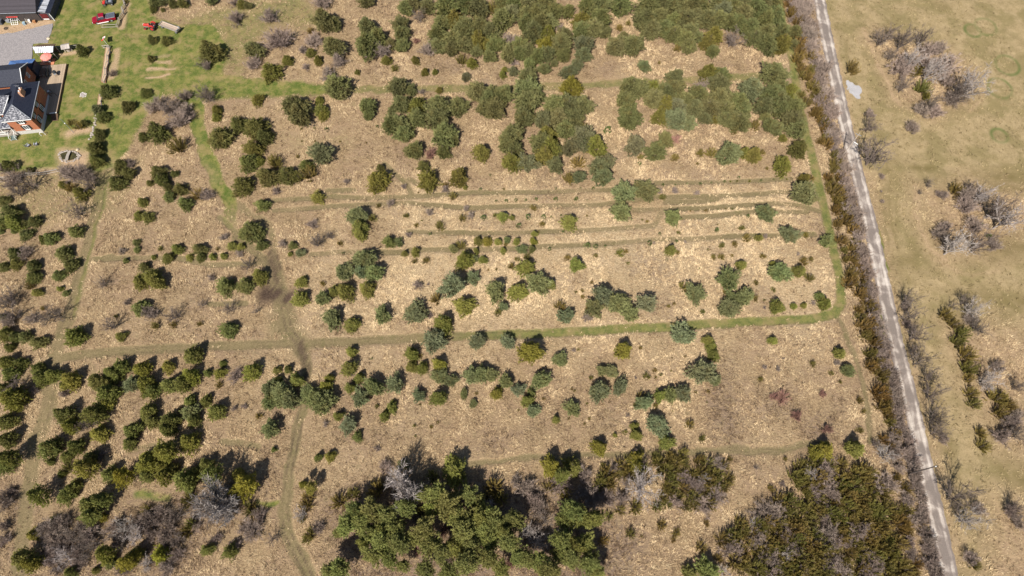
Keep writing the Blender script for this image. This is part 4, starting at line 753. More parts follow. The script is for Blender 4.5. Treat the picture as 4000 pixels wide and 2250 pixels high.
for (sz, colw, noun, zn), its in sets.items(): label_set(its, f'{sz} {colw} {noun}', zn)

rs = random.Random(77)
used = {}
for i, (x, y, r, c) in enumerate(PL):
    kind, nm, colw, noun, cat, base, ch = KIND[c]
    cc = G(x, y); R = r * mpp(x, y) * ((1.16 if y < 700 else 1.04 if x < 1400 else 1.12) if kind in ('pine', 'spruce') else 1.08)
    if kind == 'tree': R *= 1.12
    hs = rs.uniform(.9, 1.12) * (1.0 if kind != 'seedling' else 1.0)
    if kind == 'spruce' and y > 1350: hs *= 1.1
    if kind == 'spruce' and x < 1300 and y < 1350: hs *= .85
    lift = 0.0
    if kind in ('pine', 'spruce') and y > 1850 and 1100 < x < 2450: hs *= 1.15; lift = rs.uniform(1.2, 2.4)
    if kind == 'spruce' and y > 1760 and x < 1000 and r > 34: hs *= 1.15; lift = .5
    if c == 'V': hs *= 1.9
    if kind == 'tree' and x > 3500: hs *= 1.35
    if c == 'J' and r < 16.5: nm, noun, cat = 'juniper_bush', 'juniper', 'juniper'
    loc = G(x, y, (ch + lift) * R * hs); loc.z = 0
    k = rs.uniform(.82, 1.18); vr = .015 if kind in ('tree', 'shrub') else .06; col = [q * k * rs.uniform(1 - vr, 1 + vr) for q in base]
    if c == 'J' and rs.random() < .35: col = [col[0] * .86, col[1] * 1.02, col[2] * .95]
    if kind in ('pine', 'spruce') and y < 750: col = [col[0] * .82, col[1] * .76, col[2] * .72]
    elif kind == 'pine' and y > 1850: col = [col[0] * 1.1, col[1] * 1.05, col[2] * .8]
    elif kind == 'spruce' and y > 1350 and x < 1300: col = [col[0] * 1.2, col[1] * 1.16, col[2]]
    if c == 'J' and 'hedgerow' in zone(x, y, c): col = [col[0] * .95, col[1] * .82, col[2] * .85]
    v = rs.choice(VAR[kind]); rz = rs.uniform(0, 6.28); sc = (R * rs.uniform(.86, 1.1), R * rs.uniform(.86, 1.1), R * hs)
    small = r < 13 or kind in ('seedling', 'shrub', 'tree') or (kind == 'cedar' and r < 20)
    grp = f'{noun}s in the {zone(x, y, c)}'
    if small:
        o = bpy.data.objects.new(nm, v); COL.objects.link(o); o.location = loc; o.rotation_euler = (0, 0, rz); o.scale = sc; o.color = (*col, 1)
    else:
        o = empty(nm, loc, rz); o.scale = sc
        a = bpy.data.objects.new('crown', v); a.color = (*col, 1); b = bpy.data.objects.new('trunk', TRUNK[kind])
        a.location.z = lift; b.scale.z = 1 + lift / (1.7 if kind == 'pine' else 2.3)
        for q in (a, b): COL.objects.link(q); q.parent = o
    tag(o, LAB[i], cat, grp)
# ------------------------------------------------------------------ farmyard materials
M_BRICK = striped('brick', (.36, .115, .05), (.42, .30, .22), .085, 2, .9, duty=.14, noise=.35)
M_SLATE = noisy('slate', (.012, .015, .030), (.045, .05, .07), 5.0, .55, detail=8, bump=.4, stretch=(1, 2.5, 2.5), lo=.42, hi=.72)  # near-black base colour carries the shade of the east slope
M_SLATE2 = noisy('worn_slate', (.03, .034, .05), (.46, .46, .50), 2.2, .6, detail=9, bump=.4, stretch=(1.2, 2.2, 2.2), lo=.45, hi=.74)
M_SHINGLE = striped('barn_shingle', (.055, .048, .056), (.03, .027, .032), .25, 1, .9, duty=.15, noise=.5)
M_WHITE = noisy('white_paint', (.72, .72, .72), (.82, .82, .80), 9, .5)
M_GLASS = noisy('window_glass', (.03, .04, .05), (.06, .075, .09), 2, .12, spec=.6)
M_DARKP = noisy('dark_shutter', (.02, .025, .025), (.035, .04, .04), 9, .6)
M_STONE = noisy('stone', (.24, .21, .18), (.46, .40, .35), 5, .95, bump=.4)
M_GREYW = noisy('weathered_wood', (.24, .21, .185), (.42, .375, .33), 6, .9, stretch=(1, 5, 1), bump=.2)
M_DECK = striped('deck_boards', (.36, .275, .195), (.14, .10, .07), .18, 0, .85, duty=.10, noise=.4)
M_BROWNW = noisy('brown_wood', (.09, .055, .035), (.17, .11, .07), 5, .8, stretch=(1, 5, 1))
M_TIN = striped('tin_roof', (.62, .63, .67), (.09, .10, .15), .42, 0, .42, .35, duty=.38, noise=1.1)
M_TIN_Y = striped('tin_roof_ribs', (.64, .65, .69), (.10, .11, .15), .42, 1, .42, .35, duty=.38, noise=1.1)
M_BLUE = noisy('sky_sheen_steel', (.055, .12, .30), (.09, .18, .40), 1.2, .45)  # blue is the sky's reflection put into the steel's base colour
M_RED = noisy('red_paint', (.19, .003, .015), (.27, .006, .024), 2, .25, spec=.5)
M_TRED = noisy('tractor_red', (.42, .028, .022), (.55, .05, .04), 3, .45)
M_RUB = noisy('tyre_rubber', (.02, .02, .022), (.045, .045, .045), 6, .85)
M_CHROME = noisy('bright_metal', (.45, .46, .5), (.7, .7, .72), 5, .25, .6)
M_GREYM = noisy('grey_metal', (.20, .22, .25), (.34, .36, .40), 5, .5, .2)
M_COVER = noisy('bed_cover', (.055, .065, .085), (.10, .11, .14), 4, .55)
M_PINK = noisy('umbrella_cloth', (.62, .19, .155), (.78, .30, .25), 3, .8)
M_ORANGE = noisy('clay_pavers', (.46, .17, .085), (.60, .27, .16), 7, .9, bump=.2)
M_SOILM = noisy('straw_mulch', (.36, .25, .155), (.56, .42, .28), 9, 1, bump=.5)
M_BLACK = noisy('black_metal', (.012, .014, .016), (.04, .045, .05), 5, .4)
M_POLE = noisy('pole_wood', (.16, .125, .10), (.30, .25, .21), 6, .9, stretch=(3, 3, .4))
M_WATER = noisy('pond_water', (.030, .028, .012), (.075, .065, .025), 1.5, .12, spec=.5)
M_FLAGR = noisy('flag_red', (.55, .02, .02), (.65, .03, .03), 3, .8)

# ------------------------------------------------------------------ brick house
HO = Vector((-101.9, 89.7, 0)); HR = math.radians(7.5)
house = empty('brick_house', HO, HR); tag(house, 'red brick farmhouse with dark slate hip roofs and white porch, at the left edge', 'house')
def roof_hip(mb, x0, x1, y0, y1, ze, zr, hx0=None, hx1=None, hy0=None, hy1=None, axis='y', o=.4):
    """hip roof; the ridge runs along axis between the given insets"""
    x0 -= o; x1 += o; y0 -= o; y1 += o; th = .10
    if axis == 'y':
        xm = (x0 + x1) / 2; a = (xm, y0 + hy0, zr); b = (xm, y1 - hy1, zr)
        v = [(x0, y0, ze), (x1, y0, ze), (x1, y1, ze), (x0, y1, ze), a, b]; f = [(0, 1, 4), (1, 2, 5, 4), (2, 3, 5), (3, 0, 4, 5)]
    else:
        ym = (y0 + y1) / 2; a = (x0 + hx0, ym, zr); b = (x1 - hx1, ym, zr)
        v = [(x0, y0, ze), (x1, y0, ze), (x1, y1, ze), (x0, y1, ze), a, b]; f = [(0, 1, 5, 4), (1, 2, 5), (2, 3, 4, 5), (3, 0, 4)]
    v += [(x0, y0, ze - th), (x1, y0, ze - th), (x1, y1, ze - th), (x0, y1, ze - th)]
    f += [(0, 6, 7, 1), (1, 7, 8, 2), (2, 8, 9, 3), (3, 9, 6, 0), (9, 8, 7, 6)]
    return mb.add(v, f)
w = MB(); w.box((-2.55, 4.8, 2.9), (5.1, 9.6, 3.7)); part('wall', w, M_BRICK, house)
w = MB(); w.box((-10.6, 5.2, 2.9), (10.9, 6.2, 3.68)); part('wall', w, M_BRICK, house)
w = MB(); w.box((-8.0, 12.52, 2.9), (9.2, 5.6, 3.64)); part('wall', w, M_BRICK, house)
w = MB(); w.box((-2.55, 4.8, .52), (5.16, 9.66, 1.05)); part('foundation', w, noisy('limewash', (.42, .40, .38), (.58, .56, .54), 5), house)
r1 = part('roof', roof_hip(MB(), -5.1, 0, 0, 9.6, 4.75, 6.7, hy0=2.55, hy1=2.3, axis='y'), M_SLATE, house); r1['label'] = 'dark slate hip roof of the front wing'
r2 = part('roof', roof_hip(MB(), -16, -4.0, 2.1, 8.3, 4.74, 6.6, hx0=3, hx1=1.2, axis='x'), M_SLATE, house)
r3 = part('roof', roof_hip(MB(), -12.6, -3.4, 9.7, 15.3, 4.72, 6.35, hx0=0.01, hx1=0.01, axis='x'), M_SLATE, house)
# worn south faces of the slate roofs, laid just above the sheeting
def slope(name, pts, mat, parent, lift=.03):
    n = (Vector(pts[1]) - Vector(pts[0])).cross(Vector(pts[2]) - Vector(pts[0])).normalized()
    if n.z < 0: n = -n
    m = MB(); a = [Vector(p) + n * lift for p in pts]; b = [Vector(p) + n * (lift + .03) for p in pts]; k = len(a)
    m.add(a + b, [tuple(range(k))[::-1], tuple(range(k, 2 * k))] + [(i, (i + 1) % k, k + (i + 1) % k, k + i) for i in range(k)]); return m.build(name, mat, parent)
slope('worn_slate_face', [(-5.35, -.3, 4.79), (.28, -.3, 4.79), (-2.55, 2.05, 6.62)], M_SLATE2, r1)
slope('worn_slate_face', [(-16.2, 1.8, 4.8), (-5.55, 1.8, 4.8), (-5.0, 2.4, 5.1), (-3.8, 5.05, 6.5), (-14, 5.05, 6.52)], M_SLATE2, r2)
for nm, a, b in (('gutter', (-5.55, -.45, 4.70), (.45, -.45, 4.70)), ('gutter', (.46, -.4, 4.70), (.46, 10.0, 4.70)), ('gutter', (-16.3, 1.66, 4.70), (-5.6, 1.66, 4.70)), ('ridge_flashing', (-5.4, -.35, 4.86), (-2.55, 2.1, 6.76)), ('ridge_flashing', (.4, -.35, 4.86), (-2.55, 2.1, 6.76)), ('valley_flashing', (-5.5, 1.8, 4.95), (-4.0, 4.6, 6.3)), ('gable_trim', (-2.95, 9.3, 4.75), (-2.95, 12.5, 6.42)), ('gable_trim', (-2.95, 15.7, 4.75), (-2.95, 12.5, 6.42))):
    m = MB(); m.bar(a, b, .13, .11); part(nm, m, M_GREYM if nm == 'ridge_flashing' or a[0] == .46 else M_WHITE, house)
def window(x, y, z, wd, ht, face, parent, sh=True):
    m = MB(); t = .07
    if face == 's':
        m.box((x, y, z + ht / 2), (wd, .12, .09)); m.box((x, y, z - ht / 2), (wd + .1, .30, .10)); m.box((x - wd / 2, y, z), (.09, .12, ht)); m.box((x + wd / 2, y, z), (.09, .12, ht)); m.box((x, y, z), (.07, .10, ht))
        g = MB(); g.box((x, y + .03, z), (wd, .05, ht)); s_ = MB(); s_.box((x - wd / 2 - .27, y - .01, z), (.36, .07, ht)); s_.box((x + wd / 2 + .27, y - .01, z), (.36, .07, ht))
    else:
        m.box((x, y, z + ht / 2), (.12, wd, .09)); m.box((x, y, z - ht / 2), (.30, wd + .1, .10)); m.box((x, y - wd / 2, z), (.12, .09, ht)); m.box((x, y + wd / 2, z), (.12, .09, ht)); m.box((x, y, z), (.10, .07, ht))
        g = MB(); g.box((x - .03, y, z), (.05, wd, ht)); s_ = MB(); s_.box((x + .01, y - wd / 2 - .27, z), (.07, .36, ht)); s_.box((x + .01, y + wd / 2 + .27, z), (.07, .36, ht))
    f = part('window', m, M_WHITE, parent); part('pane', g, M_GLASS, f)
    if sh: part('shutter', s_, M_DARKP, f)
window(-2.3, -.04, 3.85, .95, 1.05, 's', house); window(-2.3, -.04, 2.05, .95, 1.25, 's', house)
for yy in (1.5, 4.6): window(.04, yy, 3.75, .8, 1.0, 'e', house); window(.04, yy + .4, 2.0, .85, 1.25, 'e', house)
window(-7.5, 2.06, 3.9, .8, .9, 's', house); window(-3.36, 11.2, 3.6, .7, 1.0, 'e', house, False); window(-3.36, 13.4, 3.5, .7, 1.0, 'e', house, False)
c = MB(); c.box((-1.35, 5.6, 6.35), (.5, 1.5, 1.5)); ch = part('chimney', c, noisy('chimney_brick', (.40, .19, .11), (.56, .34, .22), 6), house)
c = MB(); c.tube((-1.35, 5.2, 7.1), (-1.35, 5.2, 7.35), .14); c.tube((-1.35, 6.0, 7.1), (-1.35, 6.0, 7.35), .14); part('chimney_pot', c, M_WHITE, ch)
c = MB(); c.tube((-1.9, 6.6, 6.2), (-1.9, 6.6, 7.7), .03); c.bar((-2.4, 6.6, 7.5), (-1.4, 6.6, 7.5), .03); c.bar((-2.3, 6.6, 7.3), (-1.5, 6.6, 7.3), .03); part('antenna', c, M_CHROME, house)
po = MB(); po.box((-10.5, .9, .45), (10.8, 2.4, .5)); pr = part('porch', po, M_GREYW, house); pr['label'] = 'front porch with white railing and slate roof'
m = MB(); m.add([(-16, -.5, 2.75), (-5.15, -.5, 2.75), (-5.15, 2.05, 3.5), (-16, 2.05, 3.5), (-16, -.5, 2.65), (-5.15, -.5, 2.65), (-5.15, 2.05, 3.4), (-16, 2.05, 3.4)], [(0, 1, 2, 3), (7, 6, 5, 4), (0, 4, 5, 1), (1, 5, 6, 2)]); part('porch_roof', m, M_SLATE2, pr)
m = MB()
for xx in (-5.3, -7.4, -9.5, -11.6, -13.7): m.box((xx, -.2, 1.68), (.14, .14, 2.0))
m.box((-10.5, -.42, 2.70), (10.8, .1, .16)); part('porch_post', m, M_WHITE, pr)
m = MB(); m.box((-11.4, -.25, 1.5), (9.0, .09, .1)); m.box((-11.4, -.25, .85), (9.0, .09, .1))
for k in range(44): m.box((-15.8 + k * .205, -.25, 1.17), (.05, .05, .6))
part('railing', m, M_WHITE, pr)
m = MB()
for k in range(3): m.box((-5.9, -.75 - k * .3, .55 - .17 * k), (1.1, .3, .17))
part('step', m, noisy('green_step', (.10, .14, .13), (.15, .19, .18), 4), pr)
for sx in (-6.5, -5.3): m = MB(); m.bar((sx, -.3, 1.5), (sx, -1.5, .95), .07); m.bar((sx, -1.5, 0), (sx, -1.5, .98), .08); m.bar((sx, -.9, .3), (sx, -.9, 1.2), .05); part('handrail', m, M_WHITE, pr)
m = MB(); m.box((-5.55, 16.9, 1.5), (5.1, 2.8, 3.0)); part('rear_annex', m, noisy('dark_siding', (.035, .035, .045), (.07, .07, .085), 3), house)
slope('annex_roof', [(-8.3, 18.5, 3.1), (-2.8, 18.4, 3.1), (-2.8, 16.6, 3.7), (-6.3, 16.9, 3.7)], M_BLUE, house, 0); slope('annex_roof', [(-8.3, 18.5, 3.1), (-6.3, 16.9, 3.7), (-8.3, 15.3, 3.7)], M_BLUE, house, 0)
slope('annex_roof', [(-2.8, 16.6, 3.72), (-2.8, 15.3, 3.3), (-8.2, 15.3, 3.3), (-6.3, 16.9, 3.72)], M_SLATE, house, 0)
def hp(lx, ly, z=0): return HO + Matrix.Rotation(HR, 3, 'Z') @ Vector((lx, ly, z))
# ---- deck
dk = empty('wooden_deck', hp(1, 12), HR); tag(dk, 'pale board deck with brown edge on the right side of the brick house', 'deck')
m = MB(); m.prism([(-4.0, -2.1), (1.3, -2.1), (1.3, 6.8), (-4.0, 6.8)], .42, .5); part('boards', m, M_DECK, dk)
m = MB(); m.prism([(-.95, -7.4), (1.3, -7.4), (1.3, -2.11), (-.95, -2.11)], .42, .5); part('boards', m, M_DECK, dk)
m = MB(); m.box((1.34, -.3, .25), (.07, 14.2, .5)); m.box((.2, -7.44, .25), (2.3, .07, .5)); part('fascia', m, M_BROWNW, dk)
m = MB(); m.box((.6, -7.42, .55), (1.5, .2, .1)); part('edge_board', m, M_WHITE, dk)
m = MB()
for k in range(5): m.box((.9, -7.8 - .32 * k, .42 - .09 * k), (1.4, .32, .06))
part('step', m, M_BROWNW, dk)
m = MB()
for yy in (-2.6, -1.4): m.box((-.5, yy, .98), (.08, .08, 1.0))
m.box((-.5, -2.0, 1.46), (.08, 1.3, .08)); m.bar((-.5, -2.6, .55), (-.5, -1.4, 1.4), .06); m.box((.1, -2.6, 1.46), (1.2, .08, .08)); m.box((.7, -2.6, .98), (.08, .08, 1.0)); part('railing', m, M_BROWNW, dk)
m = MB(); m.box((-1.6, -2.2, 2.0), (1.0, .5, .12)); m.box((-1.2, -2.7, 1.8), (.4, .9, .12)); part('arbor_beam', m, noisy('yellow_wood', (.50, .36, .14), (.62, .48, .22), 5), dk)
tb = empty('patio_table', G(174, 289, .5) + Vector((0, 0, .5)) * 0 + Vector((0, 0, 0)), HR); tb.location.z = .5; tag(tb, 'long brown table on the wooden deck beside the brick house', 'table')
m = MB(); m.box((0, 0, .74), (1.15, 1.95, .05)); part('tabletop', m, M_BROWNW, tb, bevel=.02)
m = MB(); m.box((0, -.99, .70), (1.15, .05, .12)); part('apron', m, M_GREYW, tb)
for sx in (-.5, .5):
    for sy in (-.85, .85): m = MB(); m.box((sx, sy, .36), (.07, .07, .72)); part('leg', m, M_BROWNW, tb)
def chair(name, loc, rz, mat, label, cat, grp=None, adir=False):
    e = empty(name, loc, rz)
    m = MB(); m.box((0, 0, .42 if not adir else .34), (.5, .48 if not adir else .6, .05), rx=0 if not adir else -.15); part('seat', m, mat, e)
    m = MB()
    if adir:
        for k in range(5): m.bar((-.22 + .11 * k, .28, .32), (-.28 + .14 * k, .62, 1.0 - .05 * abs(k - 2)), .09, .025)
    else: m.box((0, .24, .7), (.5, .05, .55), rx=-.15)
    part('backrest', m, mat, e)
    for sx in (-.22, .22):
        m = MB(); m.box((sx, -.2, .2), (.05, .05, .4)); part('leg', m, mat, e); m = MB(); m.box((sx, .22, .2), (.05, .05, .4)); part('leg', m, mat, e)
        if adir: m = MB(); m.box((sx * 1.35, 0, .56), (.11, .7, .03)); m.box((sx * 1.35, -.28, .28), (.05, .05, .55)); part('armrest', m, mat, e)
    tag(e, label, cat, grp); return e
for k, nmk in enumerate(('nearest the house corner', 'second up from the steps side', 'third up from the steps side', 'farthest from the steps')):
    p = G(189, 302 - k * 8.5, .5); chair('patio_chair', (p.x, p.y, .5), HR - math.pi / 2, M_BLACK, f'black patio chair along the brown deck table, {nmk}', 'chair', 'black chairs along the deck table')
gp_ = G(221, 292, .5); g_ = empty('barbecue_grill', (gp_.x, gp_.y, .5), .5); tag(g_, 'black lidded grill standing alone on the sunny part of the deck', 'grill')
m = MB(); m.loft([[(math.cos(a) * .42 * s_, math.sin(a) * .55 * s_, z) for a in [k * math.pi / 6 for k in range(12)]] for z, s_ in ((.62, .8), (.75, 1), (.92, 1), (1.08, .75), (1.14, .3))]); part('lid', m, M_BLACK, g_)
m = MB(); m.box((0, -.65, .8), (.5, .3, .04)); m.box((-.25, 0, .9), (.05, .5, .05)); part('side_shelf', m, M_GREYM, g_)
for sx in (-.25, .25):
    for sy in (-.4, .4): m = MB(); m.box((sx, sy, .31), (.05, .05, .62)); part('leg', m, M_BLACK, g_)
p = G(195, 361, .5); e = empty('cooler_box', (p.x, p.y, .5), HR); tag(e, 'pale grey cooler on the shaded deck beside the house wall', 'box'); m = MB(); m.box((0, 0, .2), (.6, .45, .4)); part('body', m, M_GREYM, e, bevel=.03); m = MB(); m.box((0, 0, .43), (.64, .49, .06)); part('lid', m, M_WHITE, e)
# ---- patio, umbrella, bench, pavilion
pc = G(188, 243); e = empty('clay_patio', pc, HR * .3); tag(e, 'square orange clay patio between the metal roofed shelter and the deck', 'patio'); m = MB(); m.box((0, 0, .07), (3.1, 1.9, .12)); part('pavers', m, M_ORANGE, e); m = MB(); m.box((0, -.98, .08), (3.2, .1, .16)); part('edging', m, M_BROWNW, e)
um = empty('patio_umbrella', G(179, 221, 1.7)); um.location.z = 0; tag(um, 'open salmon pink parasol over the orange clay patio', 'parasol')
m = MB(); n = 8; rg = [(math.cos(2 * math.pi * (k + .5) / n), math.sin(2 * math.pi * (k + .5) / n)) for k in range(n)]
vs = [(0, 0, 2.12)] + [(c_ * .7, s_ * .7, 1.98) for c_, s_ in rg] + [(c_ * 1.3, s_ * 1.3, 1.72) for c_, s_ in rg] + [(c_ * 1.3, s_ * 1.3, 1.58) for c_, s_ in rg]
fs = [(0, 1 + k, 1 + (k + 1) % n) for k in range(n)] + [(1 + k, 9 + k, 9 + (k + 1) % n, 1 + (k + 1) % n) for k in range(n)] + [(9 + k, 17 + k, 17 + (k + 1) % n, 9 + (k + 1) % n) for k in range(n)]
m.add(vs, fs); part('canopy', m, M_PINK, um)
m = MB(); m.tube((0, 0, 0), (0, 0, 2.15), .03); part('pole', m, M_WHITE, um)
for k in range(8): m = MB(); m.bar((0, 0, 2.08), (rg[k][0] * 1.26, rg[k][1] * 1.26, 1.70), .025); part('rib', m, M_WHITE, um)
p = G(189, 243, .12); e = empty('picnic_table', (p.x, p.y, .13), 0.02); tag(e, 'picnic table with pale bench under the pink parasol', 'table')
m = MB(); m.box((0, .55, .72), (1.6, .75, .05)); part('tabletop', m, M_GREYW, e)
for yy in (-.15, 1.25): m = MB(); m.box((0, yy, .43), (1.65, .27, .05)); part('bench', m, M_WHITE, e)
for xx in (-.6, .6): m = MB(); m.bar((xx, -.15, 0), (xx, .35, .7), .08); m.bar((xx, 1.25, 0), (xx, .75, .7), .08); part('leg', m, M_GREYW, e)
pv = empty('garden_shelter', (-106.7, 111.35, 0), .03); tag(pv, 'small open shelter with striped silver metal roof beside the gravel drive', 'shelter')
def slab(name, pts, mat, parent, th=.05):
    m = MB(); k = len(pts); m.add([(p[0], p[1], p[2] + th) for p in pts] + pts, [tuple(range(k)), tuple(range(k, 2 * k))[::-1]] + [(i, k + i, k + (i + 1) % k, (i + 1) % k) for i in range(k)]); return m.build(name, mat, parent)
slab('roof', [(-2.0, -.95, 2.0), (1.95, -.85, 2.0), (2.3, .25, 2.75), (-2.35, .15, 2.75)], M_TIN, pv); slab('roof', [(-2.35, .15, 2.76), (2.3, .25, 2.76), (2.25, 1.5, 2.2), (-1.8, 1.4, 2.2)], M_BROWNW, pv)
for xx in (-1.8, 1.8):
    for yy in (-.75, 1.2): m = MB(); m.box((xx, yy, 1.0), (.12, .12, 2.06)); part('post', m, M_GREYW, pv)
m = MB(); m.box((0, 1.3, .6), (3.7, .06, 1.2)); part('back_panel', m, M_BROWNW, pv)
wp = G(255, 180, 1.5); e = empty('well_roof', (wp.x, wp.y, 0), .25); tag(e, 'little weathered board roof on posts straddling the rail fence', 'well cover')
slab('roof', [(-.95, -.8, 1.35), (.95, -.8, 1.35), (.95, .15, 1.75), (-.95, .15, 1.75)], striped('grey_boards', (.40, .355, .33), (.2, .17, .16), .22, 0), e); slab('roof', [(-.95, .15, 1.76), (.95, .15, 1.76), (.95, .85, 1.4), (-.95, .85, 1.4)], M_GREYW, e)
for xx in (-.75, .75): m = MB(); m.box((xx, 0, .8), (.1, .1, 1.6)); m.bar((xx, -.5, 0), (xx, 0, 1.1), .07); part('post', m, M_GREYW, e)
m = MB(); m.tube((0, 0, 0), (0, 0, .7), .45, n=12); part('well_ring', m, M_STONE, e)
# ---- rail fences
def rail_fence(pts, label, zig=0.0, rails=3, h=1.1, mat=None, span=2.4):
    mat = mat or M_GREYW; P = [G(*p) for p in pts]; e = empty('rail_fence', P[0]); tag(e, label, 'fence'); o_ = P[0]; rr = random.Random(len(label)); q = []
    for a, b in zip(P[:-1], P[1:]):
        n = max(1, int(round((b - a).length / span)))
        for k in range(n): q.append(a + (b - a) * k / n)
    q.append(P[-1])
    for k, p in enumerate(q):
        d = (q[min(k + 1, len(q) - 1)] - q[max(k - 1, 0)]).normalized(); q[k] = p + Vector((-d.y, d.x, 0)) * zig * (1 if k % 2 else -1)
    for p in q: m = MB(); m.tube(p - o_, p - o_ + Vector((rr.uniform(-.05, .05), 0, h + .12)), .07, .055, 6); part('post', m, mat, e)
    for a, b in zip(q[:-1], q[1:]):
        for j in range(rails):
            z = h * (.3 + .65 * j / max(1, rails - 1)); d = (b - a).normalized() * .18; off = Vector((-d.y, d.x, 0)) * (.6 if j % 2 else -.6)
            m = MB(); m.tube(a - o_ - d + off + Vector((0, 0, z + rr.uniform(-.05, .05))), b - o_ + d + off + Vector((0, 0, z + rr.uniform(-.05, .05))), .075, .055, 5); part('rail', m, mat, e)
    return e
rail_fence([(500, -30), (492, 10), (484, 58), (474, 84), (460, 108)], 'weathered split rail fence running up the lawn behind the red pickup', .22, 4, span=1.6)
rail_fence([(402, 108), (458, 107)], 'short pale rail fence beside the running board of the red pickup', 0, 2, .8)
rail_fence([(218, 192), (262, 190), (312, 184)], 'grey rail fence between the silver roofed shelter and dark spruce', .05, 3, .9)
rail_fence([(432, 188), (428, 225), (420, 275), (412, 325)], 'grey rail fence along the right side of the long straw bed', .15, 3, .9, span=1.7)
rail_fence([(408, 188), (433, 188)], 'short rail fence at the flag end of the long straw bed', .05, 3, .9, span=.8)
rail_fence([(-30, 712), (60, 696), (115, 688), (168, 680), (229, 674)], 'long split rail fence ending at the stony pond', .20, 3, 1.0)
rail_fence([(398, 376), (400, 402), (394, 432)], 'tumbledown rails beside the short straw bed', .2, 2, .6, span=1.3)
def bed(pts, label):
    P = [G(*p) for p in pts]; o_ = P[0]; e = empty('raised_bed', o_); tag(e, label, 'garden bed'); q = [p - o_ for p in P]
    m = MB(); m.prism([(p.x, p.y) for p in q], 0, .30); part('mulch', m, M_SOILM, e)
    for a, b in zip(q, q[1:] + q[:1]): m = MB(); m.bar(a + Vector((0, 0, .18)), b + Vector((0, 0, .18)), .08, .36); part('board', m, noisy('bed_board', (.28, .15, .09), (.38, .22, .14), 5), e)
bed([(398, 322), (415, 325), (430, 192), (416, 190)], 'long narrow raised bed mulched with straw below the flag')
bed([(381, 428), (394, 430), (399, 374), (389, 372)], 'short raised bed of straw between two spruces below the long bed')
# flag on its post
fp = G(424, 181, 0); e = empty('flag_pole', fp); tag(e, 'small red and white flag on a post at the head of the long bed', 'flag')
m = MB(); m.tube((0, 0, 0), (0, 0, 2.05), .04); part('pole', m, M_WHITE, e)
def fpt(x, h):   # x along the fly (towards +Y), h down the hoist
    return (-.2 * x - 1.05 * h, x * 1.25 + .1 * h, 2.0 - .34 * x - .6 * h + .08 * math.sin(x * 6))
def flagpart(x0, x1, mat, nm, par):
    m = MB(); k = 6; vs = [fpt(x0 + (x1 - x0) * i / k, h) for i in range(k + 1) for h in (0, .85)]
    m.add(vs, [(2 * i, 2 * i + 2, 2 * i + 3, 2 * i + 1) for i in range(k)]); o = part(nm, m, mat, par); s_ = o.modifiers.new('thick', 'SOLIDIFY'); s_.thickness = .012; return o
flagpart(0, .42, M_FLAGR, 'red_band', e); flagpart(.42, 1.25, M_WHITE, 'white_field', e); flagpart(1.25, 1.67, M_FLAGR, 'red_band', e)
leaf = [(0, .24), (.05, .14), (.10, .17), (.09, .05), (.18, .09), (.16, .02), (.23, -.02), (.12, -.10), (.13, -.15), (.02, -.12), (.02, -.24), (-.02, -.24), (-.02, -.12), (-.13, -.15), (-.12, -.10), (-.23, -.02), (-.16, .02), (-.18, .09), (-.09, .05), (-.10, .17), (-.05, .14)]
m = MB(); vs = [Vector(fpt(.83 + u * 1.2, .42 - v * 1.2)) + Vector((0, 0, .03)) for u, v in leaf]; m.add(vs + [v - Vector((0, 0, .012)) for v in vs], [tuple(range(21)), tuple(range(21, 42))[::-1]])
part('maple_leaf', m, M_FLAGR, e)
# stones
def rock(mb, c, s, r):
    bs = []; 
    for z, q in ((0, .9), (.45, 1.0), (.8, .6), (1.0, .25)): bs.append([(c[0] + math.cos(a) * s * q * r.uniform(.75, 1.15), c[1] + math.sin(a) * s * q * r.uniform(.75, 1.15), c[2] + s * z * .9) for a in [k * 1.0472 for k in range(6)]])
    mb.loft(bs)
rr = random.Random(9)
def stones(name, label, cat, pts, s0, s1, n, spread, mat=None):
    e = empty(name, G(*pts[0])); tag(e, label, cat); P = [G(*p) for p in pts]; o_ = e.location.copy()
    for k in range(n):
        t = k / max(1, n - 1) * (len(P) - 1); i = min(int(t), len(P) - 2) if len(P) > 1 else 0; c_ = (P[i].lerp(P[i + 1], t - i) if len(P) > 1 else P[0]) - o_
        m = MB(); rock(m, (c_.x + rr.uniform(-spread, spread), c_.y + rr.uniform(-spread, spread), -.02), rr.uniform(s0, s1), rr); part('stone', m, mat or M_STONE, e)
    return e
ring = [(325 + 12 * math.cos(a), 371 + 9 * math.sin(a)) for a in [k * .45 for k in range(15)]]
fpit = stones('fire_pit', 'ring of pale stones around ashes on the open lawn', 'fire pit', ring, .12, .2, 16, .08, noisy('pale_stone', (.40, .37, .35), (.62, .58, .55), 5))
m = MB(); c_ = G(325, 371) - fpit.location; m.tube((c_.x, c_.y, 0), (c_.x, c_.y, .06), .55, n=14); part('ash', m, noisy('ash', (.20, .17, .16), (.42, .38, .36), 8), fpit)
stones('stone_row', 'row of pale stones and sticks leading up to the small dark spruce', 'stone wall', [(375, 452), (370, 490), (363, 515), (355, 540)], .15, .3, 34, .28)
for q, lb in (((303, 586), 'round pale boulder above the stony pond'), ((190, 152), 'tan boulder beside the barn annex at the corner of the drive')): stones('boulder', lb, 'boulder', [q], .38, .42, 1, 0, noisy('tan_stone', (.5, .40, .27), (.66, .55, .4), 4))
pd = empty('pond', G(266, 606)); tag(pd, 'little garden pond of dark green water ringed with stones', 'pond'); o_ = pd.location.copy()
out = [(236, 604), (243, 597), (262, 593), (280, 594), (298, 600), (304, 610), (292, 622), (262, 628), (244, 622)]
m = MB(); m.prism([((G(*p) - o_).x, (G(*p) - o_).y) for p in out], .02, .08); part('water', m, M_WATER, pd)
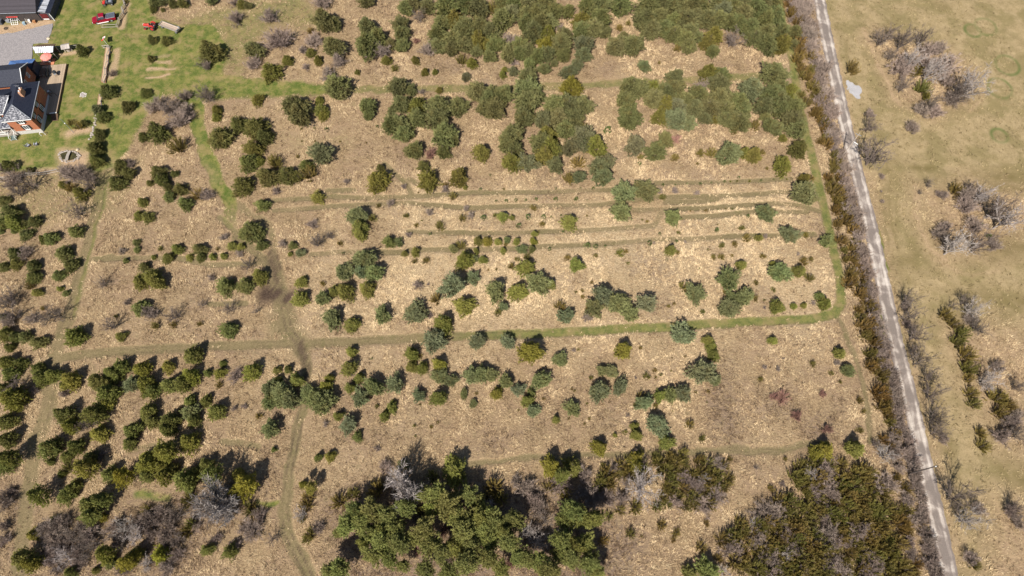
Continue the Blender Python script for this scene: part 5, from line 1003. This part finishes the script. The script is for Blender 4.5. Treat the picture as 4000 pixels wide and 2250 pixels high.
for k in range(64):
    a = k / 64 * len(out); i = int(a); p = (G(*out[i]).lerp(G(*out[(i + 1) % len(out)]), a - i) - o_) * rr.uniform(1.02, 1.35); m = MB(); rock(m, (p.x, p.y, 0), rr.uniform(.12, .26), rr); part('stone', m, M_STONE, pd)
e = empty('footbridge', G(269, 612)); tag(e, 'grey slatted footbridge crossing the little pond', 'bridge')
for k in range(12): m = MB(); m.box((0, -1.1 + k * .2, .32 + .12 * math.sin(k / 11 * 3.14)), (.62, .16, .05)); part('plank', m, M_GREYW, e)
for sx in (-.25, .25): m = MB(); m.bar((sx, -1.15, .26), (sx, 0, .37), .07, .1); m.bar((sx, 0, .37), (sx, 1.15, .26), .07, .1); part('beam', m, M_BROWNW, e)
for (qx, qy, rz, lb) in ((113, 572, 2.5, 'blue grey garden chair on the lawn, left of the two'), (144, 567, -2.8, 'pale grey garden chair on the lawn, right of the two')):
    chair('garden_chair', G(qx, qy), rz, noisy('grey_plastic', (.24, .25, .30), (.36, .36, .42), 4, .6), lb, 'chair', None, True)
# ---- barn and its clutter
bn = empty('barn', (-112.0, 122.3, 0), .04); tag(bn, 'long barn with dark shingled roof in the top left corner', 'barn')
m = MB(); m.box((-9.5, 4.5, 1.4), (19, 8.6, 2.8)); part('wall', m, noisy('barn_board', (.03, .026, .028), (.07, .055, .05), 3, stretch=(6, 6, .5)), bn)
part('roof', roof_hip(MB(), -19, 0, .2, 8.8, 2.8, 5.2, hx0=.01, hx1=.01, axis='x', o=.45), M_SHINGLE, bn)
m = MB(); m.box((-9.5, -.27, 2.78), (19.8, .1, .12)); part('gutter', m, M_GREYM, bn)
an = empty('lean_to_shed', (-111.2, 122.7, 0), .02); tag(an, 'narrow shed with ribbed silver roof joined to the right end of the barn', 'shed')
m = MB(); m.box((.5, 3.0, 1.0), (2.9, 6.0, 2.0)); part('wall', m, noisy('shed_board', (.045, .045, .055), (.09, .09, .1), 3), an)
slab('roof', [(-.75, -.2, 2.6), (1.35, -.2, 2.35), (1.35, 6.2, 2.35), (-.75, 6.2, 2.6)], M_TIN_Y, an); slab('roof', [(1.35, -.2, 2.33), (2.25, -.2, 1.95), (2.25, 6.2, 1.95), (1.35, 6.2, 2.33)], M_SLATE, an)
m = MB(); m.box((.4, -.05, .95), (1.7, .08, 1.7)); part('door', m, noisy('shed_red', (.05, .008, .01), (.16, .02, .02), 2), an); m = MB(); m.box((.4, -.12, .35), (1.3, .06, .25)); part('door_sill', m, M_WHITE, an)
m = MB(); m.bar((2.2, -.3, 0), (2.0, -.1, 1.9), .12); part('post', m, M_WHITE, an)
def lean(px, py, w_, h_, ang, label, mat, bars=3, rz=0.0):
    e = empty('window_frame', G(px, py), rz); tag(e, label, 'frame'); c, s_ = math.cos(ang), math.sin(ang); f = lambda x, q: (x, q * c, q * s_)
    m = MB()
    for x in (-w_ / 2, w_ / 2): m.bar(f(x, 0), f(x, h_), .09, .05)
    for q in (0.03, h_): m.bar(f(-w_ / 2, q), f(w_ / 2, q), .09, .05)
    part('frame', m, mat, e); m = MB()
    for k in range(1, bars): m.bar(f(-w_ / 2, h_ * k / bars), f(w_ / 2, h_ * k / bars), .05, .04)
    for k in (1, 2): m.bar(f(-w_ / 2 + w_ * k / 3, 0), f(-w_ / 2 + w_ * k / 3, h_), .045, .035)
    part('glazing_bar', m, mat, e)
lean(58, 97, 1.5, 1.9, .6, 'large white barred frame lying against junk in front of the barn', M_WHITE, 4, .1)
lean(133, 72, 1.1, 1.6, .8, 'white barred frame leaning on the barn wall left of the shed door', M_WHITE, 4, .25)
lean(112, 92, .5, 1.7, .6, 'narrow pale ladder like frame lying between the two white frames', M_GREYW, 5, .5)
e = empty('striped_awning', G(46, 74)); e.location = G(46, 63, 1.4); e.location.z = 0; tag(e, 'torn red awning sheltering junk along the barn front', 'awning'); slab('cloth', [(-1.3, -.35, 1.3), (1.4, -.3, 1.3), (1.3, .3, 1.6), (-1.3, .3, 1.6)], noisy('awning_red', (.45, .035, .03), (.6, .07, .06), 3), e)
for xx in (-1.2, 1.2): m = MB(); m.bar((xx, -.3, 0), (xx, -.3, 1.3), .06); part('post', m, M_WHITE, e)
def crate(px, py, d, mat, label, rz=0.0, nm='crate'):
    e = empty(nm, G(px, py), rz); tag(e, label, 'crate'); m = MB(); m.box((0, 0, d[2] / 2), d); part('body', m, mat, e, bevel=.02)
    m = MB(); m.box((0, 0, d[2] + .03), (d[0] * 1.06, d[1] * 1.06, .05)); part('lid', m, mat, e)
crate(36, 86, (.9, .6, .6), M_GREYM, 'pale grey metal box under the red awning by the barn'); crate(97, 95, (.55, .7, .5), noisy('pale_blue', (.2, .3, .38), (.34, .44, .5), 3), 'pale blue tub among the junk at the barn front', .4)
crate(118, 86, (.4, .7, .5), M_WHITE, 'white box next to the narrow ladder like frame', .5); crate(137, 88, (.6, .5, .5), noisy('rust', (.28, .12, .05), (.42, .22, .10), 4), 'rusty brown crate nearest the drive at the barn front', .2); crate(6, 88, (1.2, 1.6, .9), M_COVER, 'large dark covered bin at the picture edge before the barn')
e = empty('cart_wheel', G(24, 112), .3); tag(e, 'old spoked iron wheel lying on straw in front of the barn', 'wheel')
m = MB(); n = 16
for k in range(n): a, b = 2 * math.pi * k / n, 2 * math.pi * (k + 1) / n; m.bar((.42 * math.cos(a), .42 * math.sin(a), .12), (.42 * math.cos(b), .42 * math.sin(b), .12), .07)
part('rim', m, M_BLACK, e); m = MB()
for k in range(8): a = 2 * math.pi * k / 8; m.bar((0, 0, .14), (.42 * math.cos(a), .42 * math.sin(a), .12), .035)
part('spokes', m, M_BLACK, e)
# ---- vehicles
def wheel(e, x, y, r, w_, rim=M_CHROME):
    m = MB(); m.tube((x, y - w_ / 2, r), (x, y + w_ / 2, r), r, n=16); o = part('wheel', m, M_RUB, e, bevel=.02)
    m = MB(); m.tube((x, y - w_ / 2 - .015, r), (x, y + w_ / 2 + .015, r), r * .55, n=12); part('rim', m, rim, o)
a, b = G(455, 68), G(366, 86); d = b - a; L_ = d.length
tr = empty('pickup_truck', (a + b) / 2 + Vector((.15, -.25, 0)), math.atan2(d.y, d.x)); tag(tr, 'dark red pickup truck with grey bed cover parked on the lawn by the rail fence', 'truck')
W2 = .92; H_ = L_ / 2
def sec(x, z0, z1, hw, top): return [(x, -hw, z0), (x, hw, z0), (x, hw * .99, (z0 + z1) / 2), (x, top, z1), (x, -top, z1), (x, -hw * .99, (z0 + z1) / 2)]
m = MB(); m.loft([sec(-H_, .45, 1.0, W2 * .96, W2 * .9), sec(-H_ + .1, .38, 1.05, W2, W2 * .94), sec(0, .35, 1.06, W2, W2 * .94), sec(H_ - 1.5, .35, 1.06, W2, W2 * .92), sec(H_ - .35, .38, .98, W2 * .97, W2 * .84), sec(H_, .42, .86, W2 * .86, W2 * .7)]); body = part('body', m, M_RED, tr, bevel=.03)
m = MB(); m.loft([sec(-.35, 1.03, 1.66, W2 * .88, W2 * .72), sec(-.1, 1.03, 1.70, W2 * .92, W2 * .76), sec(.75, 1.03, 1.68, W2 * .92, W2 * .74), sec(1.45, 1.03, 1.10, W2 * .9, W2 * .8)]); part('cab_windows', m, M_GLASS, tr)
m = MB(); m.loft([sec(-.38, 1.64, 1.72, W2 * .76, W2 * .70), sec(.8, 1.64, 1.74, W2 * .77, W2 * .70)]); part('cab_roof', m, M_RED, tr, bevel=.03)
for sy in (-1, 1):
    m = MB(); m.bar((-.33, sy * W2 * .84, 1.05), (-.33, sy * W2 * .72, 1.68), .1); m.bar((.25, sy * W2 * .87, 1.05), (.25, sy * W2 * .74, 1.68), .08); m.bar((1.4, sy * W2 * .86, 1.06), (.78, sy * W2 * .72, 1.68), .08); part('pillar', m, M_RED, tr)
    m = MB(); m.box((.35, sy * (W2 + .09), .36), (2.5, .2, .07)); part('running_board', m, M_WHITE, tr)
    m = MB(); m.box((1.25, sy * (W2 + .1), 1.15), (.12, .18, .14)); part('mirror', m, M_BLACK, tr)
    m = MB(); m.box((-1.7, sy * (W2 * .90), 1.10), (1.9, .09, .06)); part('bed_rail', m, M_CHROME, tr)
    m = MB(); m.box((H_ - .05, sy * .62, .72), (.08, .3, .16)); part('headlight', m, M_WHITE, tr)
    m = MB(); m.box((-H_ - .01, sy * .8, .8), (.05, .13, .3)); part('tail_light', m, M_FLAGR, tr)
m = MB(); m.box((-1.72, 0, 1.10), (1.95, 1.5, .05)); part('bed_cover', m, M_COVER, tr, bevel=.02)
m = MB(); m.bar((-.62, -.75, 1.1), (-.62, .75, 1.1), .08); m.bar((-.75, -.2, 1.15), (-.5, .75, 1.15), .07); part('bed_bar', m, M_CHROME, tr)
m = MB(); m.box((H_ + .04, 0, .5), (.14, 1.6, .16)); part('bumper', m, M_CHROME, tr)
for x in (H_ - .95, -H_ + 1.05):
    for sy in (-1, 1): wheel(tr, x, sy * .83, .37, .24)
# small utility cart at the top edge
a, b = G(446, 8, .5), G(402, 12, .5); d = b - a; e = empty('utility_cart', G(427, 16), math.atan2(d.y, d.x)); tag(e, 'small red nosed utility cart with dark load box at the top edge', 'vehicle')
m = MB(); m.box((.95, 0, .55), (.6, .95, .5)); part('hood', m, M_TRED, e, bevel=.06); m = MB(); m.box((0, 0, .45), (2.2, .85, .2)); part('chassis', m, M_BLACK, e); m = MB(); m.box((.2, 0, .75), (.45, .9, .3)); m.box((-.05, 0, 1.05), (.12, .9, .5)); part('seat', m, M_COVER, e, bevel=.03)
m = MB(); m.box((-.75, 0, .85), (1.0, 1.1, .4)); part('load_box', m, M_COVER, e, bevel=.03); m = MB(); m.box((-.7, .1, 1.08), (.6, .8, .06)); part('tray', m, M_GREYM, e)
for x in (.85, -.8):
    for sy in (-1, 1): wheel(e, x, sy * .52, .28, .2)
e = empty('swing_frame', G(410, 33)); tag(e, 'thin dark metal frame standing beside the small utility cart', 'frame'); q = [G(387, -12) - G(410, 33), Vector((0, 0, 0)), G(424, 18) - G(410, 33)]
m = MB(); m.tube(q[0] + Vector((0, 0, .6)), q[1] + Vector((0, 0, .5)), .05); part('rail', m, M_BLACK, e); m = MB(); m.tube(q[1] + Vector((0, 0, .5)), q[2] + Vector((0, 0, .6)), .05); part('rail', m, M_BLACK, e)
for k in q: m = MB(); m.tube(k, k + Vector((0, 0, .6)), .04); part('leg', m, M_BLACK, e)
# tractor
a, b = G(617, 108), G(566, 104); d = b - a; e = empty('tractor', G(594, 111), math.atan2(d.y, d.x)); tag(e, 'old red tractor hitched to a wooden wagon on the green lawn', 'tractor')
m = MB(); m.loft([[(x, -.27, z0), (x, .27, z0), (x, .27, z1 - .1), (x, .16, z1), (x, -.16, z1), (x, -.27, z1 - .1)] for x, z0, z1 in ((.1, .85, 1.3), (.5, .8, 1.34), (1.45, .8, 1.25), (1.6, .85, 1.15))]); part('hood', m, M_TRED, e)
m = MB(); m.box((.75, 0, .65), (1.7, .34, .4)); m.box((-.45, 0, .62), (.9, .5, .5)); part('engine', m, M_GREYM, e, bevel=.03); m = MB(); m.box((1.6, 0, .95), (.06, .42, .5)); part('grille', m, M_WHITE, e)
m = MB(); m.box((-.35, 0, 1.05), (.4, .45, .1)); m.box((-.55, 0, 1.2), (.08, .45, .3)); part('seat', m, M_BLACK, e); m = MB(); m.tube((.1, 0, 1.2), (-.1, 0, 1.45), .02); m.tube((-.1, 0, 1.44), (-.12, 0, 1.47), .2, n=12); part('steering_wheel', m, M_BLACK, e)
for sy in (-1, 1):
    wheel(e, -.5, sy * .68, .60, .34, M_TRED); wheel(e, 1.3, sy * .58, .34, .18, M_TRED); m = MB(); pts = []
    for k in range(6): a_ = math.radians(35 + 22 * k); pts.append((-.5 + .74 * math.cos(a_), .66 + .74 * math.sin(a_)))
    for k in range(5): m.bar((pts[k][0], sy * .68, pts[k][1]), (pts[k + 1][0], sy * .68, pts[k + 1][1]), .42, .05)
    part('fender', m, M_TRED, e)
m = MB(); m.tube((.7, .12, 1.3), (.7, .12, 1.8), .035); part('exhaust', m, M_BLACK, e); m = MB(); m.bar((-.9, 0, .45), (-1.6, 0, .45), .08); part('drawbar', m, M_BLACK, e)
a, b = G(634, 101), G(704, 128); d = b - a; e = empty('hay_wagon', (a + b) / 2, math.atan2(d.y, d.x)); L_ = d.length; tag(e, 'long weathered plank wagon hitched behind the red tractor', 'wagon')
m = MB(); m.box((0, 0, .72), (L_, 1.25, .06)); part('floor', m, striped('wagon_boards', (.42, .33, .26), (.10, .06, .05), .21, 1, noise=.7), e)
for sy in (-1, 1): m = MB(); m.box((0, sy * .66, .85), (L_, .08, .22)); part('side_board', m, M_GREYW, e)
for sx in (-1, 1): m = MB(); m.box((sx * (L_ / 2 + .02), 0, .9), (.09, 1.35, .34 if sx > 0 else .2)); part('end_board', m, M_GREYW, e)
m = MB(); m.box((L_ / 2 - .2, .5, 1.15), (.5, .08, .5), ry=.3); m.box((L_ / 2 - .1, -.3, 1.05), (.12, .8, .5), ry=.5); part('tail_rack', m, M_GREYM, e); m = MB(); m.bar((-L_ / 2, 0, .55), (-L_ / 2 - .9, 0, .45), .09); part('drawbar', m, M_BLACK, e)
for x in (-L_ / 2 + .6, L_ / 2 - .6):
    for sy in (-1, 1): wheel(e, x, sy * .55, .33, .2, M_GREYM)
# ---- poles
def upole(px, py, H_, label, arm=0.0, nm='utility_pole', r=.13, mat=None):
    t = G(px, py, H_); e = empty(nm, (t.x, t.y, 0)); tag(e, label, 'pole')
    m = MB(); m.tube((0, 0, -.1), (0, 0, H_), r, r * .7, 10); part('shaft', m, mat or M_POLE, e); return e
e = upole(3654, 1822, 8.0, 'dark utility pole leaning across the lower lane with a white insulator', r=.12, mat=noisy('dark_pole', (.07, .055, .05), (.14, .115, .10), 6)); m = MB(); m.tube((0, 0, 8.0), (0, 0, 8.25), .10, .06, 8); part('insulator', m, M_WHITE, e)
e = upole(3359, 519, 8.0, 'pale utility pole beside the upper lane opposite the big bare tree', r=.11, mat=noisy('pale_pole', (.36, .29, .24), (.5, .42, .36), 6)); m = MB(); m.tube((.1, -.1, 5.2), (.8, -.75, 5.2), .07, .06, 8); part('lamp_head', m, M_WHITE, e); m = MB(); m.bar((0, 0, 4.8), (.5, -.5, 5.15), .05); m.bar((-.5, .3, 7.4), (.5, -.3, 7.4), .09); part('bracket', m, M_GREYM, e)
e = upole(236, 464, 4.6, 'thin grey lamp pole rising past the corner of the deck', nm='lamp_pole', r=.055, mat=M_GREYM); m = MB(); m.tube((.1, 0, 3.1), (.1, -.15, 3.3), .11, .09, 8); part('lamp', m, M_WHITE, e)
e = empty('garden_arch', G(172, 530), .3); tag(e, 'small white hoop arch by the front corner of the brick house', 'arch'); m = MB()
for k in range(10): a_, b_ = math.pi * k / 10, math.pi * (k + 1) / 10; m.bar((.45 * math.cos(a_), 0, .7 + .45 * math.sin(a_)), (.45 * math.cos(b_), 0, .7 + .45 * math.sin(b_)), .09)
part('hoop', m, M_WHITE, e); m = MB(); m.bar((-.45, 0, 0), (-.45, 0, .7), .08); m.bar((.45, 0, 0), (.45, 0, .7), .08); part('leg', m, M_WHITE, e)
# ------------------------------------------------------------------ matted dry grass: uncountable, one object
def grass():
    r = np.random.RandomState(5); n = 400000
    X = r.uniform(-118, 116, n); Y = r.uniform(-4, 142, n)
    ok = np.abs(X) < 84 + Y * .36; X, Y = X[ok], Y[ok]
    m = masks(X, Y); road = dist_poly(X, Y, ROAD) < 1.55; drv = inside(X, Y, DRIVE)
    p = np.clip(1 - m['green'] * 1.25, 0, 1) * np.clip(1 - m['olive'] * .95, 0, 1) * np.clip(1 - m['mud'] * 2, 0, 1) * (1 - .82 * m['field'] * (1 - .6 * m['brown'])) * (1 - .6 * m['dark']) * (1 - m['gravel']) * (1 - m['ring'])
    p[road | drv] = 0; clump = vnoise(X, Y, 1.3, 71) * .6 + vnoise(X, Y, .5, 72) * .6; p = p * np.clip(clump * 1.7 - .45, .03, .9)
    k = r.rand(len(X)) < p; X, Y = X[k], Y[k]; fld = (m['field'] * (1 - m['brown']))[k]; weed = m['weed'][k]; pale = m['pale'][k]; n = len(X)
    nb = 5; N = n * nb; bx = np.repeat(X, nb) + r.normal(0, .13, N); by = np.repeat(Y, nb) + r.normal(0, .13, N)
    az = r.uniform(0, 2 * np.pi, N) * .4 + np.repeat(vnoise(X, Y, 7, 73) * 9, nb); ln = r.uniform(.18, .46, N); up = r.uniform(.03, .30, N); w = r.uniform(.02, .045, N) * 1.3
    dx, dy = np.cos(az), np.sin(az)
    V = np.zeros((N, 3, 3), np.float32)
    V[:, 0] = np.stack([bx - dy * w, by + dx * w, np.full(N, .0)], 1); V[:, 1] = np.stack([bx + dy * w, by - dx * w, np.full(N, .0)], 1); V[:, 2] = np.stack([bx + dx * ln, by + dy * ln, up], 1)
    V[:, :, 2] += .05
    st = np.repeat(r.rand(n) < .035 + .10 * weed, nb); V[st, 2, 2] = r.uniform(.25, .75, st.sum()); V[st, 2, 0] = bx[st] + r.normal(0, .12, st.sum()); V[st, 2, 1] = by[st] + r.normal(0, .12, st.sum())
    tone = np.clip(np.repeat(vnoise(X, Y, .9, 74), nb) * .5 + r.rand(N) * .65 - .05 + np.repeat(pale, nb) * .24 - np.repeat(weed, nb) * .38, 0, 1)
    tone[st] = r.uniform(0, .16, st.sum())
    F = np.repeat(np.repeat(fld, nb), 3); Tn = np.repeat(tone, 3)
    me = bpy.data.meshes.new('dry_grass'); me.vertices.add(N * 3); me.vertices.foreach_set('co', V.ravel()); me.loops.add(N * 3); me.loops.foreach_set('vertex_index', np.arange(N * 3, dtype=np.int32))
    me.polygons.add(N); me.polygons.foreach_set('loop_start', np.arange(0, N * 3, 3, dtype=np.int32)); me.polygons.foreach_set('loop_total', np.full(N, 3, np.int32)); me.update(calc_edges=True)
    at = me.color_attributes.new('gcol', 'FLOAT_COLOR', 'POINT'); d = np.ones((N * 3, 4), np.float32); d[:, 0] = Tn; d[:, 1] = F; at.data.foreach_set('color', d.ravel())
    M, t, b = new_mat('dry_grass', .9); L = t.links.new; Nn = t.nodes.new
    a = Nn('ShaderNodeAttribute'); a.attribute_name = 'gcol'; s = Nn('ShaderNodeSeparateColor'); L(a.outputs['Color'], s.inputs[0])
    def ramp(cs):
        c = Nn('ShaderNodeValToRGB'); e = c.color_ramp.elements; e[0].position = cs[0][0]; e[0].color = (*cs[0][1], 1); e[1].position = cs[-1][0]; e[1].color = (*cs[-1][1], 1)
        for p_, q in cs[1:-1]: x = e.new(p_); x.color = (*q, 1)
        L(s.outputs[0], c.inputs[0]); return c.outputs[0]
    A = ramp([(.0, (.10, .065, .045)), (.25, (.25, .168, .098)), (.6, (.47, .34, .198)), (1, (.72, .56, .35))]); B = ramp([(0, (.13, .098, .045)), (.5, (.27, .205, .105)), (1, (.47, .37, .20))])
    mx = Nn('ShaderNodeMix'); mx.data_type = 'RGBA'; L(s.outputs[1], mx.inputs[0]); L(A, mx.inputs[6]); L(B, mx.inputs[7]); L(mx.outputs[2], b.inputs['Base Color']); b.inputs['Specular IOR Level'].default_value = .1
    me.materials.append(M); o = bpy.data.objects.new('dry_grass', me); COL.objects.link(o); tag(o, 'matted dead straw coloured grass covering the open meadow', 'grass', kind='stuff')
grass()
